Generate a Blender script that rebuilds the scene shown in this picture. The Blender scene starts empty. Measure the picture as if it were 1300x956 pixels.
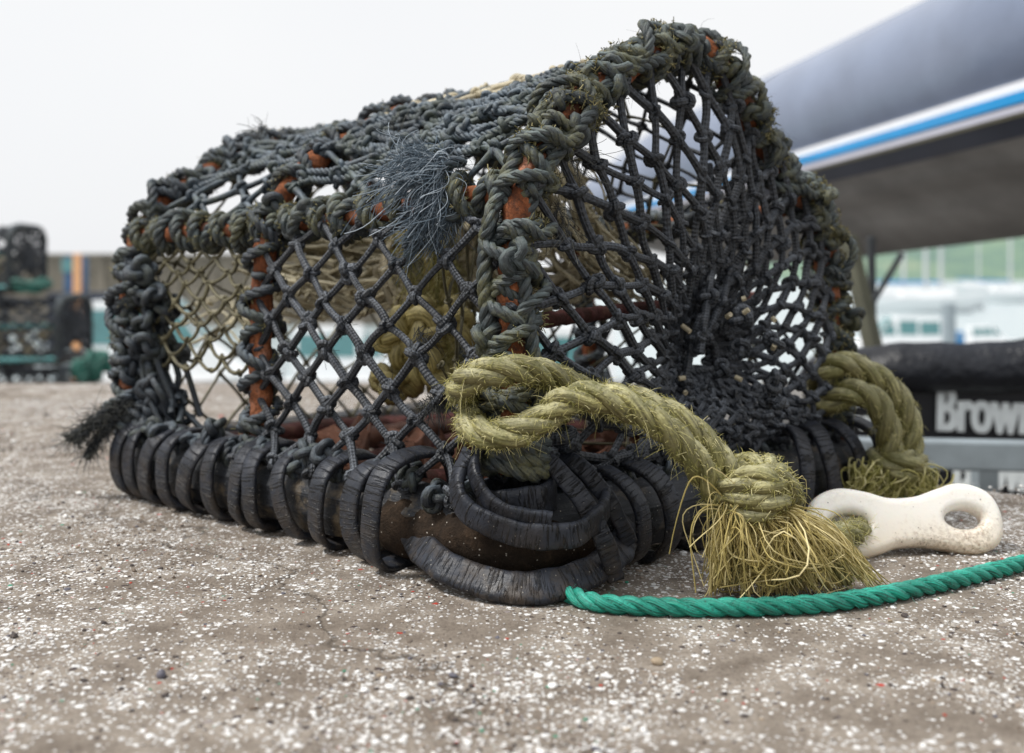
import bpy, math, random
import numpy as np
from mathutils import Vector
random.seed(7); RNG = np.random.default_rng(7)
PI = math.pi
scene = bpy.context.scene
COL = scene.collection
F, HOR, H = 1386.0, 350.0, 0.213        # focal length and horizon in photo pixels, eye height in metres

def P(px, py, Y):
    return np.array(((px-650)/F*Y, Y, H+(HOR-py)/F*Y))
def G(px, py, z=0.0):
    Y = F*(H-z)/(py-HOR); return np.array(((px-650)/F*Y, Y, z))
def A(*a): return np.array(a, float)
def U(a, b, n=None): return RNG.uniform(a, b, n)

# ------------------------------------------------------------------ mesh collector
class MB:
    def __init__(s): s.v=[]; s.q=[]; s.uv=[]; s.t=[]; s.tuv=[]; s.r=[]; s.n=0
    def add(s, v, q, uv=None, rnd=None):
        v=np.asarray(v,float).reshape(-1,3); q=np.asarray(q,int)
        if q.shape[1]==4:
            s.q.append(q+s.n); s.uv.append(np.zeros((len(q),4,2)) if uv is None else uv)
        else:
            s.t.append(q+s.n); s.tuv.append(np.zeros((len(q),3,2)) if uv is None else uv)
        if rnd is None: rnd=random.random()
        s.r.append(np.broadcast_to(np.asarray(rnd,float),(len(v),)).copy()); s.n+=len(v)
    def build(s, name, mat, parent=None, loc=None, smooth=True, root=None):
        v=np.concatenate(s.v_all()) if False else np.concatenate([x for x in s.vs])
        return None
    vs=None

class Mesh(MB):
    def __init__(s): super().__init__(); s.vs=[]
    def add(s, v, q, uv=None, rnd=None):
        v=np.asarray(v,float).reshape(-1,3); s.vs.append(v); super().add(v,q,uv,rnd)
    def build(s, name, mat, parent=None, loc=None, smooth=True):
        v=np.concatenate(s.vs)
        off=np.zeros(3)
        if parent is not None:
            r=parent
            while r.parent: r=r.parent
            off=np.array(r.location)
        elif loc is not None: off=np.asarray(loc,float)
        else:
            off=(v.min(0)+v.max(0))/2; off[2]=v[:,2].min()
        me=bpy.data.meshes.new(name)
        q=np.concatenate(s.q) if s.q else np.zeros((0,4),int)
        t=np.concatenate(s.t) if s.t else np.zeros((0,3),int)
        uv=np.concatenate([np.concatenate(s.uv).reshape(-1,2) if s.uv else np.zeros((0,2)),
                           np.concatenate(s.tuv).reshape(-1,2) if s.tuv else np.zeros((0,2))])
        me.vertices.add(len(v)); me.vertices.foreach_set('co',(v-off).ravel())
        li=np.concatenate([q.ravel(),t.ravel()]); me.loops.add(len(li)); me.loops.foreach_set('vertex_index',li)
        nf=len(q)+len(t); me.polygons.add(nf)
        ls=np.concatenate([np.arange(len(q))*4, len(q)*4+np.arange(len(t))*3])
        me.polygons.foreach_set('loop_start',ls)
        me.polygons.foreach_set('use_smooth',np.full(nf,smooth))
        me.update(calc_edges=True)
        ul=me.uv_layers.new(name='UVMap'); ul.data.foreach_set('uv',uv.ravel())
        at=me.attributes.new('rnd','FLOAT','POINT'); at.data.foreach_set('value',np.concatenate(s.r))
        me.validate()
        me.materials.append(mat)
        o=bpy.data.objects.new(name,me); COL.objects.link(o)
        if parent is not None: o.parent=parent
        else: o.location=off
        return o

def tag(o, label=None, cat=None, group=None, kind=None):
    if label: o['label']=label
    if cat: o['category']=cat
    if group: o['group']=group
    if kind: o['kind']=kind
    return o
def empty(name, loc):
    o=bpy.data.objects.new(name,None); COL.objects.link(o); o.location=tuple(loc); o.empty_display_size=.05; return o

def nrm(a): return a/np.maximum(np.linalg.norm(a,axis=-1,keepdims=True),1e-9)
def nz(p, f=1.0, seed=0.0):                     # cheap smooth noise, -1..1
    x,y,z=p[...,0]*f+seed*1.7,p[...,1]*f-seed*2.3,p[...,2]*f+seed*.9
    return (np.sin(x*1.3+1.7*np.sin(y*1.1+.3))+np.sin(y*1.7+1.3*np.sin(z*1.9+1.1))+np.sin(z*1.5+1.9*np.sin(x*1.4+2.)))/3

def spline(pts, n=None, ds=None, closed=False):
    p=np.asarray(pts,float)
    if closed: q=np.concatenate([p[-1:],p,p[:2]])
    else: q=np.concatenate([2*p[:1]-p[1:2],p,2*p[-1:]-p[-2:-1]])
    out=[]; M=24
    for i in range(len(q)-3):
        a,b,c,d=q[i:i+4]; t=np.linspace(0,1,M,endpoint=False)[:,None]
        out.append(.5*((2*b)+(-a+c)*t+(2*a-5*b+4*c-d)*t*t+(-a+3*b-3*c+d)*t**3))
    o=np.concatenate(out+[p[:1] if closed else p[-1:]])
    L=np.concatenate([[0],np.cumsum(np.linalg.norm(np.diff(o,axis=0),axis=1))])
    if n is None: n=max(3,int(L[-1]/ds)+1)
    s=np.linspace(0,L[-1],n+1)[:-1] if closed else np.linspace(0,L[-1],n)
    return np.stack([np.interp(s,L,o[:,k]) for k in range(3)],1)

def frames(p, closed=False, up=None):
    if closed: T=nrm(np.roll(p,-1,0)-np.roll(p,1,0))
    else:
        T=np.empty_like(p); T[1:-1]=p[2:]-p[:-2]; T[0]=p[1]-p[0]; T[-1]=p[-1]-p[-2]; T=nrm(T)
    N=np.empty_like(p); u=A(0,0,1) if up is None else up
    if abs(T[0]@u)>.9: u=A(1,0,0)
    n=u-(u@T[0])*T[0]; n/=np.linalg.norm(n); N[0]=n
    for i in range(1,len(p)):
        n=n-(n@T[i])*T[i]; n/=max(np.linalg.norm(n),1e-9); N[i]=n
    return T,N,np.cross(T,N)

def ring_quads(n,k,closed):
    i=np.arange(n if closed else n-1)[:,None]; j=np.arange(k)[None,:]
    a=i*k+j; b=i*k+(j+1)%k; c=((i+1)%n)*k+(j+1)%k; d=((i+1)%n)*k+j
    return np.stack([a,b,c,d],-1).reshape(-1,4)
def ring_uv(L,k,circ,closed,n):
    m=n if closed else n-1
    Ls=np.concatenate([L,[L[-1]+(L[1]-L[0])]]) if closed else L
    i=np.arange(m)[:,None]+np.zeros((1,k),int); j=np.arange(k)[None,:]+np.zeros((m,1),int)
    u0,u1=Ls[i],Ls[i+1]; v0,v1=j/k*circ,(j+1)/k*circ
    return np.stack([np.stack([u0,v0],-1),np.stack([u0,v1],-1),np.stack([u1,v1],-1),np.stack([u1,v0],-1)],-2).reshape(-1,4,2)

def tube(mb, p, r, k=8, closed=False, rnd=None, caps=True, amp=0, fr=60, fl=None, tw=0):
    p=np.asarray(p,float); n=len(p); T,N,B=frames(p,closed)
    r=np.broadcast_to(np.asarray(r,float),(n,)).copy()
    L=np.concatenate([[0],np.cumsum(np.linalg.norm(np.diff(p,axis=0),axis=1))])
    a=np.arange(k)/k*2*PI
    if fl is None: fl=(1,1)
    ca,sa=np.cos(a)*fl[0],np.sin(a)*fl[1]
    off=N[:,None,:]*ca[None,:,None]+B[:,None,:]*sa[None,:,None]
    v=p[:,None,:]+off*r[:,None,None]
    if amp: v=v+off*(nz(v,fr)*amp)[...,None]+off*(nz(v,fr*2.7,3)*amp*.5)[...,None]
    rn=random.random() if rnd is None else rnd
    mb.add(v.reshape(-1,3),ring_quads(n,k,closed),ring_uv(L,k,2*PI*r.mean(),closed,n),rn)
    if caps and not closed:
        for e,idx in ((0,0),(1,n-1)):
            c=p[idx]; ring=v[idx]; vv=np.concatenate([ring,c[None]])
            j=np.arange(k); f=np.stack([j,(j+1)%k,np.full(k,k)],1) if e else np.stack([(j+1)%k,j,np.full(k,k)],1)
            mb.add(vv,f,None,rn)

def batch(mb, paths, r, k=4, rnd=None):
    """many short tubes at once: paths (n,m,3), r scalar or (n,m)"""
    paths=np.asarray(paths,float); n,m,_=paths.shape
    if n==0: return
    T=np.empty_like(paths); T[:,1:-1]=paths[:,2:]-paths[:,:-2]; T[:,0]=paths[:,1]-paths[:,0]; T[:,-1]=paths[:,-1]-paths[:,-2]; T=nrm(T)
    m0=nrm(paths[:,-1]-paths[:,0]+1e-7); ref=np.where(np.abs(m0[:,2:3])>.8,A(1,0,0)[None],A(0,0,1)[None])
    N=nrm(np.cross(T,ref[:,None,:])); B=np.cross(T,N)
    r=np.broadcast_to(np.asarray(r,float),(n,m))
    a=np.arange(k)/k*2*PI
    v=paths[:,:,None,:]+(N[:,:,None,:]*np.cos(a)[None,None,:,None]+B[:,:,None,:]*np.sin(a)[None,None,:,None])*r[:,:,None,None]
    q=ring_quads(m,k,False); Q=(q[None]+(np.arange(n)*m*k)[:,None,None]).reshape(-1,4)
    L=np.linalg.norm(paths[:,-1]-paths[:,0],axis=1).mean()
    uv=ring_uv(np.linspace(0,L,m),k,2*PI*r.mean(),False,m)
    off=RNG.uniform(0,3,(n,1,1,2)); UV=(uv[None]+off).reshape(-1,4,2)
    rr=RNG.random(n) if rnd is None else np.broadcast_to(rnd,(n,))
    mb.add(v.reshape(-1,3),Q,UV,np.repeat(rr,m*k))

def knot_template(k=6,n=26,tr=.42):
    t=np.arange(n)/n*2*PI
    p=np.stack([np.sin(t)+2*np.sin(2*t),np.cos(t)-2*np.cos(2*t),-1.5*np.sin(3*t)],1)/3.0
    m=Mesh(); tube(m,p,tr,k,closed=True,rnd=0.5); return np.concatenate(m.vs),m.q[0],m.uv[0]
KV,KQ,KUV=knot_template()
def rotmats(n):
    q=nrm(RNG.normal(size=(n,4))); w,x,y,z=q.T
    return np.stack([1-2*(y*y+z*z),2*(x*y-z*w),2*(x*z+y*w),2*(x*y+z*w),1-2*(x*x+z*z),2*(y*z-x*w),2*(x*z-y*w),2*(y*z+x*w),1-2*(x*x+y*y)],1).reshape(n,3,3)
def knots(mb, c, s, squash=.8):
    c=np.asarray(c,float).reshape(-1,3); n=len(c)
    if n==0: return
    s=np.broadcast_to(np.asarray(s,float),(n,))*RNG.uniform(.85,1.2,n)
    V=KV[None]*np.stack([np.ones(n),np.ones(n),np.full(n,squash)],1)[:,None,:]
    V=np.einsum('nij,nmj->nmi',rotmats(n),V)*s[:,None,None]+c[:,None,:]
    m=len(KV); Q=(KQ[None]+(np.arange(n)*m)[:,None,None]).reshape(-1,4)
    UV=(KUV[None]*s[:,None,None,None]+RNG.uniform(0,3,(n,1,1,2))).reshape(-1,4,2)
    mb.add(V.reshape(-1,3),Q,UV,np.repeat(RNG.random(n),m))

def rope(mb, p, r, pitch=None, strands=3, k=7, step=None, amp=.0, phase=0, closed=False):
    step=step or r*.45; pitch=pitch or r*7
    p=spline(p,ds=step) if len(p)<400 else p
    n=len(p); T,N,B=frames(p)
    L=np.concatenate([[0],np.cumsum(np.linalg.norm(np.diff(p,axis=0),axis=1))])
    for s in range(strands):
        ph=2*PI*L/pitch+2*PI*s/strands+phase
        off=(N*np.cos(ph)[:,None]+B*np.sin(ph)[:,None])
        c=p+off*r*.5
        rr=r*.56*(1+.06*nz(c,90,s))
        tube(mb,c,rr,k,rnd=random.random(),amp=amp,fr=400)
    return p

def hairs(mb, p, R, n, length=(.004,.01), r=.00025, out=.6, along=1.0, grav=0, m=4, sel=None):
    """short loose fibres standing off a rope path"""
    T,N,B=frames(p); i=RNG.integers(0,len(p),n)
    if sel is not None: i=RNG.choice(sel,n)
    a=U(0,2*PI,n)[:,None]; d=N[i]*np.cos(a)+B[i]*np.sin(a)
    st=p[i]+d*np.broadcast_to(R,(len(p),))[i][:,None]*.96
    dr=nrm(d*U(.1,out,(n,1))+T[i]*U(-along,along,(n,1))+RNG.normal(size=(n,3))*.35)
    l=U(length[0],length[1],(n,1)); bend=RNG.normal(size=(n,3))*.35+A(0,0,-grav)
    ts=np.linspace(0,1,m)
    paths=np.stack([st+dr*l*t+bend*l*t*t for t in ts],1)
    paths[:,:,2]=np.maximum(paths[:,:,2],.0006)
    batch(mb,paths,np.linspace(r,r*.4,m)[None,:]*np.ones((n,1)),3)

def diamond(mb, f, nu, nv, r, kr=None, jit=.12, sag=.0, k=6, drop=0.0, kb=True, seg=5, miss=None):
    """diamond mesh netting on the surface f(u,v)->xyz: cords between knots"""
    pos={}
    for i in range(nu+1):
        for j in range(nv+1):
            if (i+j)%2: continue
            ju=0 if i in(0,nu) else random.uniform(-jit,jit); jv=0 if j in(0,nv) else random.uniform(-jit,jit)
            pos[i,j]=f((i+ju)/nu,(j+jv)/nv)
    segs=[]; ts=np.linspace(0,1,seg)
    for (i,j),a in pos.items():
        for di in(-1,1):
            b=pos.get((i+di,j+1))
            if b is None or random.random()<drop: continue
            if miss and miss((i+di*.5)/nu,(j+.5)/nv): continue
            w=np.cross(b-a,A(0,0,1)); w=RNG.normal(size=3)*.05*np.linalg.norm(b-a)+A(0,0,-sag)
            segs.append([a+(b-a)*t+w*4*t*(1-t)*.6 for t in ts])
    segs=np.array(segs)
    prof=1+.28*(2*np.abs(ts-.5))**3
    batch(mb,segs,r*prof[None,:]*RNG.uniform(.85,1.12,(len(segs),1)),k)
    if kb: knots(mb,[p for (i,j),p in pos.items() if not(miss and miss(i/nu,j/nv))],kr or r*1.55)
    return pos

def strap(mb, p, wd, w, th, closed=False, amp=.0006, rnd=None):
    """flat rubber strip: path, width direction(s), width, thickness"""
    p=np.asarray(p,float); n=len(p)
    T=(np.roll(p,-1,0)-np.roll(p,1,0)) if closed else np.gradient(p,axis=0); T=nrm(T)
    wd=np.broadcast_to(np.asarray(wd,float),(n,3)); Wd=nrm(wd-(wd*T).sum(1,keepdims=True)*T); Nn=np.cross(T,Wd)
    e=.28
    sec=[(-1,-1+e*2),(-1,1-e*2),(-1+e*.6,1),(-.5,1),(0,1.02),(.5,1),(1-e*.6,1),(1,1-e*2),(1,-1+e*2),(1-e*.6,-1),(.3,-1),(-.3,-1),(-1+e*.6,-1)]
    k=len(sec); sx=np.array([s[0] for s in sec])*w/2; sy=np.array([s[1] for s in sec])*th/2
    v=p[:,None,:]+Wd[:,None,:]*sx[None,:,None]+Nn[:,None,:]*sy[None,:,None]
    v=v+(nz(v,260)*amp)[...,None]*Nn[:,None,:]+(nz(v,120,5)*amp*1.2)[...,None]*Wd[:,None,:]
    L=np.concatenate([[0],np.cumsum(np.linalg.norm(np.diff(p,axis=0),axis=1))])
    mb.add(v.reshape(-1,3),ring_quads(n,k,closed),ring_uv(L,k,2*(w+th),closed,n),rnd)
    if not closed:
        for e2,idx in((0,0),(1,n-1)):
            vv=np.concatenate([v[idx],p[idx][None]]); j=np.arange(k)
            f=np.stack([j,(j+1)%k,np.full(k,k)],1) if e2 else np.stack([(j+1)%k,j,np.full(k,k)],1); mb.add(vv,f,None,rnd)

def box(mb, lo, hi, rnd=None, M=None):
    x0,y0,z0=lo; x1,y1,z1=hi
    v=np.array([(x0,y0,z0),(x1,y0,z0),(x1,y1,z0),(x0,y1,z0),(x0,y0,z1),(x1,y0,z1),(x1,y1,z1),(x0,y1,z1)],float)
    if M is not None: v=np.array([M(p) for p in v])
    mb.add(v,[(0,3,2,1),(4,5,6,7),(0,1,5,4),(1,2,6,5),(2,3,7,6),(3,0,4,7)],None,rnd)
def grid(mb, pts, closed_u=False, rnd=None, uvs=1.0):
    pts=np.asarray(pts,float); n,m,_=pts.shape
    i=np.arange(n-1)[:,None]; j=np.arange(m-1)[None,:]
    q=np.stack([i*m+j,i*m+j+1,(i+1)*m+j+1,(i+1)*m+j],-1).reshape(-1,4)
    uv=np.stack([q//m/(n-1.),q%m/(m-1.)],-1)*uvs
    mb.add(pts.reshape(-1,3),q,uv,rnd)
def bevel(o, w, seg=2):
    m=o.modifiers.new('bevel','BEVEL'); m.width=w; m.segments=seg; m.limit_method='ANGLE'; return o

# ------------------------------------------------------------------ materials
class NT:
    def __init__(s,name):
        s.m=bpy.data.materials.new(name); s.m.use_nodes=True; s.t=s.m.node_tree; s.t.nodes.clear()
        s.out=s.n('ShaderNodeOutputMaterial'); s.b=s.n('ShaderNodeBsdfPrincipled'); s.l(s.b.outputs[0],s.out.inputs[0])
        s.tc=s.n('ShaderNodeTexCoord')
    def n(s,t,**k):
        x=s.t.nodes.new(t)
        for a,b in k.items(): setattr(x,a,b)
        return x
    def l(s,a,b): s.t.links.new(a,b)
    def inp(s,sock,v):
        if isinstance(v,(int,float)): sock.default_value=v
        elif isinstance(v,(tuple,list)): sock.default_value=tuple(v)+((1,) if len(v)==3 and len(sock.default_value)==4 else ())
        else: s.l(v,sock)
    def coord(s,kind='Object',scale=(1,1,1)):
        mp=s.n('ShaderNodeMapping'); mp.inputs['Scale'].default_value=scale; s.l(s.tc.outputs[kind],mp.inputs[0]); return mp.outputs[0]
    def noise(s,scale,co=None,detail=5,rough=.6,dist=0):
        x=s.n('ShaderNodeTexNoise'); x.inputs['Scale'].default_value=scale; x.inputs['Detail'].default_value=detail
        x.inputs['Roughness'].default_value=rough; x.inputs['Distortion'].default_value=dist
        s.l(co if co is not None else s.tc.outputs['Object'],x.inputs['Vector']); return x.outputs['Fac']
    def vor(s,scale,co=None,feature='F1',out='Distance',rand=1):
        x=s.n('ShaderNodeTexVoronoi',feature=feature); x.inputs['Scale'].default_value=scale; x.inputs['Randomness'].default_value=rand
        s.l(co if co is not None else s.tc.outputs['Object'],x.inputs['Vector']); return x.outputs[out]
    def ramp(s,f,stops,interp='LINEAR'):
        x=s.n('ShaderNodeValToRGB'); x.color_ramp.interpolation=interp; e=x.color_ramp.elements
        while len(e)<len(stops): e.new(.5)
        for el,(p,c) in zip(e,stops):
            el.position=p; el.color=(c,c,c,1) if isinstance(c,(int,float)) else tuple(c)+(1,)
        s.inp(x.inputs[0],f); return x.outputs[0]
    def mix(s,f,a,b,mode='MIX'):
        x=s.n('ShaderNodeMix',data_type='RGBA',blend_type=mode); s.inp(x.inputs[0],f); s.inp(x.inputs[6],a); s.inp(x.inputs[7],b); return x.outputs[2]
    def math(s,op,a,b=0.0):
        x=s.n('ShaderNodeMath',operation=op); s.inp(x.inputs[0],a); s.inp(x.inputs[1],b); return x.outputs[0]
    def attr(s,n='rnd'):
        x=s.n('ShaderNodeAttribute'); x.attribute_name=n; return x.outputs['Fac']
    def up(s):
        g=s.n('ShaderNodeNewGeometry'); x=s.n('ShaderNodeSeparateXYZ'); s.l(g.outputs['Normal'],x.inputs[0]); return x.outputs[2]
    def bump(s,h,st=.5,d=.001,prev=None):
        x=s.n('ShaderNodeBump'); x.inputs['Strength'].default_value=st; x.inputs['Distance'].default_value=d; s.l(h,x.inputs['Height'])
        if prev is not None: s.l(prev,x.inputs['Normal'])
        s.l(x.outputs[0],s.b.inputs['Normal']); return x.outputs[0]
    def fin(s,col,rough=.7,spec=.5,**k):
        s.inp(s.b.inputs['Base Color'],col); s.inp(s.b.inputs['Roughness'],rough); s.b.inputs['Specular IOR Level'].default_value=spec
        for a,b in k.items(): s.inp(s.b.inputs[a],b)
        return s.m

def m_cord(name, dark, light, dust_lit=(.20,.20,.20), moss=None, fib=(220,1500), dust_lit_amt=.55, bump=.6, mossamt=.5, braid=False, under=None):
    s=NT(name); uv=s.coord('UV',(fib[0],fib[1],1))
    n1=s.noise(1,uv,3,.5); big=s.noise(55,None,4,.65); fine=s.noise(420,None,3,.6)
    c=s.mix(s.ramp(n1,[(.36,0),(.62,1)]),dark,light)
    c=s.mix(s.math('MULTIPLY',s.attr(),.5),c,tuple(x*.45 for x in dark))
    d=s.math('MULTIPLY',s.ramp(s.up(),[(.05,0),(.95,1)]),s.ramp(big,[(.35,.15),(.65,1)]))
    c=s.mix(s.math('MULTIPLY',d,dust_lit_amt),c,dust_lit)  # settled dust and painted-in highlights together pale the upward faces
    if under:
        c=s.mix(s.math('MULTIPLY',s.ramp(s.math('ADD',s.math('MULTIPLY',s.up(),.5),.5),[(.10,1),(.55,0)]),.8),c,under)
    pt=s.noise(14,None,4,.65); c=s.mix(s.ramp(pt,[(.36,.62),(.58,0)]),c,tuple((x+y)*.22 for x,y in zip(dark,light)))
    if moss:
        mm=s.math('MULTIPLY',s.ramp(s.noise(38,None,5,.7),[(.47,0),(.6,1)]),s.ramp(fine,[(.3,.2),(.6,1)]))
        c=s.mix(s.math('MULTIPLY',mm,mossamt),c,s.mix(fine,moss,tuple(x*.35 for x in moss)))
    c=s.mix(s.ramp(fine,[(.28,.6),(.45,0)]),c,(.006,.006,.007))
    if braid:
        sp=s.n('ShaderNodeSeparateXYZ'); s.l(s.tc.outputs['UV'],sp.inputs[0]); uu=s.math('MULTIPLY',sp.outputs[0],1150.0); vv=s.math('MULTIPLY',sp.outputs[1],1000.0)
        br=s.math('MULTIPLY',s.math('SINE',s.math('ADD',uu,vv)),s.math('SINE',s.math('SUBTRACT',uu,vv)))
        c=s.mix(s.ramp(s.math('ADD',s.math('MULTIPLY',br,.5),.5),[(.25,.7),(.5,0)]),c,tuple(x*.5 for x in dark))
        b0=s.bump(br,.6,.0010); b=s.bump(n1,bump,.0014,b0)
    else: b=s.bump(n1,bump,.0018)
    s.bump(fine,.8,.0010,b)
    return s.fin(c,s.ramp(big,[(.3,.42),(.7,.72)]),.6)
M={}
M['cord']=m_cord('black_cord',(.007,.009,.013),(.055,.067,.088),(.29,.32,.37),fib=(210,420),dust_lit_amt=.78,braid=True)
M['topcord']=m_cord('blue_grey_cord',(.008,.015,.024),(.058,.090,.120),(.32,.38,.44),moss=(.12,.14,.065),fib=(150,420),dust_lit_amt=.66)
M['wrap']=m_cord('weathered_wrap_rope',(.007,.010,.013),(.055,.076,.082),(.27,.33,.32),moss=(.22,.21,.075),fib=(60,520),dust_lit_amt=.62,mossamt=.62,bump=1.0)
M['wrapdark']=m_cord('dark_wrap_rope',(.006,.009,.014),(.040,.056,.076),(.20,.25,.30),moss=(.13,.15,.07),fib=(60,620),dust_lit_amt=.7,mossamt=.4,bump=1.0)
M['olive']=m_cord('olive_mossy_rope',(.10,.085,.020),(.50,.46,.19),(.80,.77,.50),moss=(.16,.16,.03),fib=(60,460),dust_lit_amt=.72,bump=1.0,mossamt=.8,under=(.085,.065,.015))
M['twine']=m_cord('olive_twine',(.06,.055,.028),(.22,.195,.10),(.36,.32,.20),fib=(120,1200),dust_lit_amt=.4)
M['beige']=m_cord('beige_twine',(.36,.29,.17),(.74,.66,.46),(.86,.80,.64),fib=(120,1200),dust_lit_amt=.5)
M['drape']=m_cord('straw_olive_twine',(.40,.33,.19),(.82,.74,.50),(.90,.86,.70),fib=(80,600),dust_lit_amt=.6)
M['coil']=m_cord('faded_green_rope',(.01,.07,.055),(.03,.24,.18),(.2,.42,.36),fib=(60,520),dust_lit_amt=.4)
M['golden']=m_cord('golden_olive_cord',(.26,.20,.05),(.72,.60,.24),(.86,.78,.48),fib=(60,520),dust_lit_amt=.5)
M['green']=m_cord('green_polyrope',(.0,.10,.07),(.0,.52,.36),(.16,.82,.66),fib=(40,900),dust_lit_amt=.5,bump=1.0)
M['green'].node_tree.nodes['Principled BSDF'].inputs['Specular IOR Level'].default_value=.6
M['teal']=m_cord('teal_rope',(.03,.17,.18),(.12,.42,.42),(.3,.6,.6),fib=(60,900),dust_lit_amt=.4)

def m_hair(name,a,b,c3):
    s=NT(name); c=s.ramp(s.attr(),[(0,a),(.55,b),(1,c3)]); return s.fin(c,.6,.4)
M['strawhair']=m_hair('straw_fibres',(.12,.10,.03),(.50,.40,.14),(.88,.76,.42))
M['mosshair']=m_hair('mossy_fibres',(.12,.12,.02),(.46,.42,.13),(.82,.75,.42))
M['bluehair']=m_hair('blue_grey_fibres',(.008,.014,.022),(.11,.155,.20),(.58,.66,.74))
M['blackhair']=m_hair('black_fibres',(.008,.01,.012),(.03,.035,.04),(.12,.12,.10))
M['mossbit']=m_hair('dry_moss',(.04,.04,.016),(.17,.155,.06),(.38,.33,.16))

def rust(name, tone=1.0):
    s=NT(name); n=s.noise(30,None,6,.7,.6); f=s.noise(260,None,5,.7); v=s.vor(90)
    c=s.ramp(n,[(.28,(.035,.016,.010)),(.45,(.15*tone,.045*tone,.018)),(.56,(.30*tone,.105*tone,.05)),(.68,(.44*tone,.22*tone,.15*tone)),(.76,(.12,.07,.045)),(.9,(.06,.035,.03))])
    c=s.mix(s.ramp(f,[(.35,.8),(.55,0)]),c,(.05,.022,.014))
    b=s.bump(n,.9,.004); b=s.bump(f,.8,.0015,b); s.bump(v,.4,.002,b)
    return s.fin(c,.85,.3)
M['rust']=rust('orange_rust',1.15); M['darkrust']=rust('dark_rust',.5)

def rubber(name, crack=True, mud=.35):
    s=NT(name); uv=s.coord('UV',(560,60,1)); st=s.noise(1,uv,3,.55,.6); n=s.noise(45,None,5,.65); f=s.noise(520,None,3,.6)
    cr=s.ramp(st,[(.36,0),(.46,1)])
    c=s.mix(cr,(.004,.004,.005),s.ramp(n,[(.3,(.005,.006,.009)),(.7,(.022,.027,.040))]))
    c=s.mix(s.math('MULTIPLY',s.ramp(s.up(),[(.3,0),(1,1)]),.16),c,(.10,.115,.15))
    geo=s.n('ShaderNodeNewGeometry'); sx=s.n('ShaderNodeSeparateXYZ'); s.l(geo.outputs['Position'],sx.inputs[0])
    low=s.ramp(sx.outputs[2],[(.0,1),(.06,.12)])
    mudm=s.math('MULTIPLY',s.math('MULTIPLY',s.ramp(s.noise(70,None,5,.7),[(.42,0),(.62,1)]),low),mud*2)
    c=s.mix(mudm,c,s.mix(f,(.03,.021,.013),(.10,.072,.045)))
    sp=s.ramp(s.vor(330),[(.05,1),(.16,0)]); spm=s.math('MULTIPLY',sp,s.math('MULTIPLY',s.ramp(s.vor(330,None,'F1','Color'),[(.62,0),(.66,1)]),s.ramp(low,[(.1,.25),(.6,1)])))
    c=s.mix(spm,c,(.45,.42,.36))
    b=s.bump(cr,.9,.0016); b=s.bump(n,.35,.002,b); s.bump(f,.6,.0007,b)
    return s.fin(c,s.ramp(n,[(.3,.34),(.7,.60)]),.42)
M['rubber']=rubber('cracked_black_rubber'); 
def casing():
    s=NT('worn_black_plastic'); uv=s.coord('UV',(12,420,1)); st=s.noise(1,uv,4,.6); n=s.noise(40,None,5,.65); f=s.noise(420,None,4,.6)
    c=s.mix(s.ramp(st,[(.35,0),(.65,1)]),(.005,.006,.008),(.022,.025,.032))
    c=s.mix(s.ramp(n,[(.52,0),(.68,.8)]),c,s.mix(f,(.09,.062,.035),(.26,.20,.12)))
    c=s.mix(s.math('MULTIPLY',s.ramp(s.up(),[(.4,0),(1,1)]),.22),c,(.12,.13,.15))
    sp=s.ramp(s.vor(300),[(.06,1),(.17,0)]); c=s.mix(s.math('MULTIPLY',sp,s.ramp(s.vor(300,None,'F1','Color'),[(.6,0),(.64,1)])),c,(.5,.47,.4))
    b=s.bump(st,.7,.0015); s.bump(f,.6,.001,b); return s.fin(c,.55,.5)
M['casing']=casing()
def mud():
    s=NT('brown_mud'); n=s.noise(35,None,6,.7); f=s.noise(400,None,4,.7)
    c=s.ramp(n,[(.3,(.009,.007,.006)),(.5,(.028,.019,.013)),(.7,(.075,.048,.030))]); c=s.mix(s.ramp(f,[(.4,.6),(.6,0)]),c,(.02,.013,.008))
    sp=s.ramp(s.vor(280),[(.08,1),(.2,0)]); c=s.mix(s.math('MULTIPLY',sp,s.ramp(s.vor(280,None,'F1','Color'),[(.6,0),(.64,1)])),c,(.5,.46,.4))
    b=s.bump(n,.8,.006); s.bump(f,.8,.0015,b); return s.fin(c,.9,.2)
M['mud']=mud()

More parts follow.
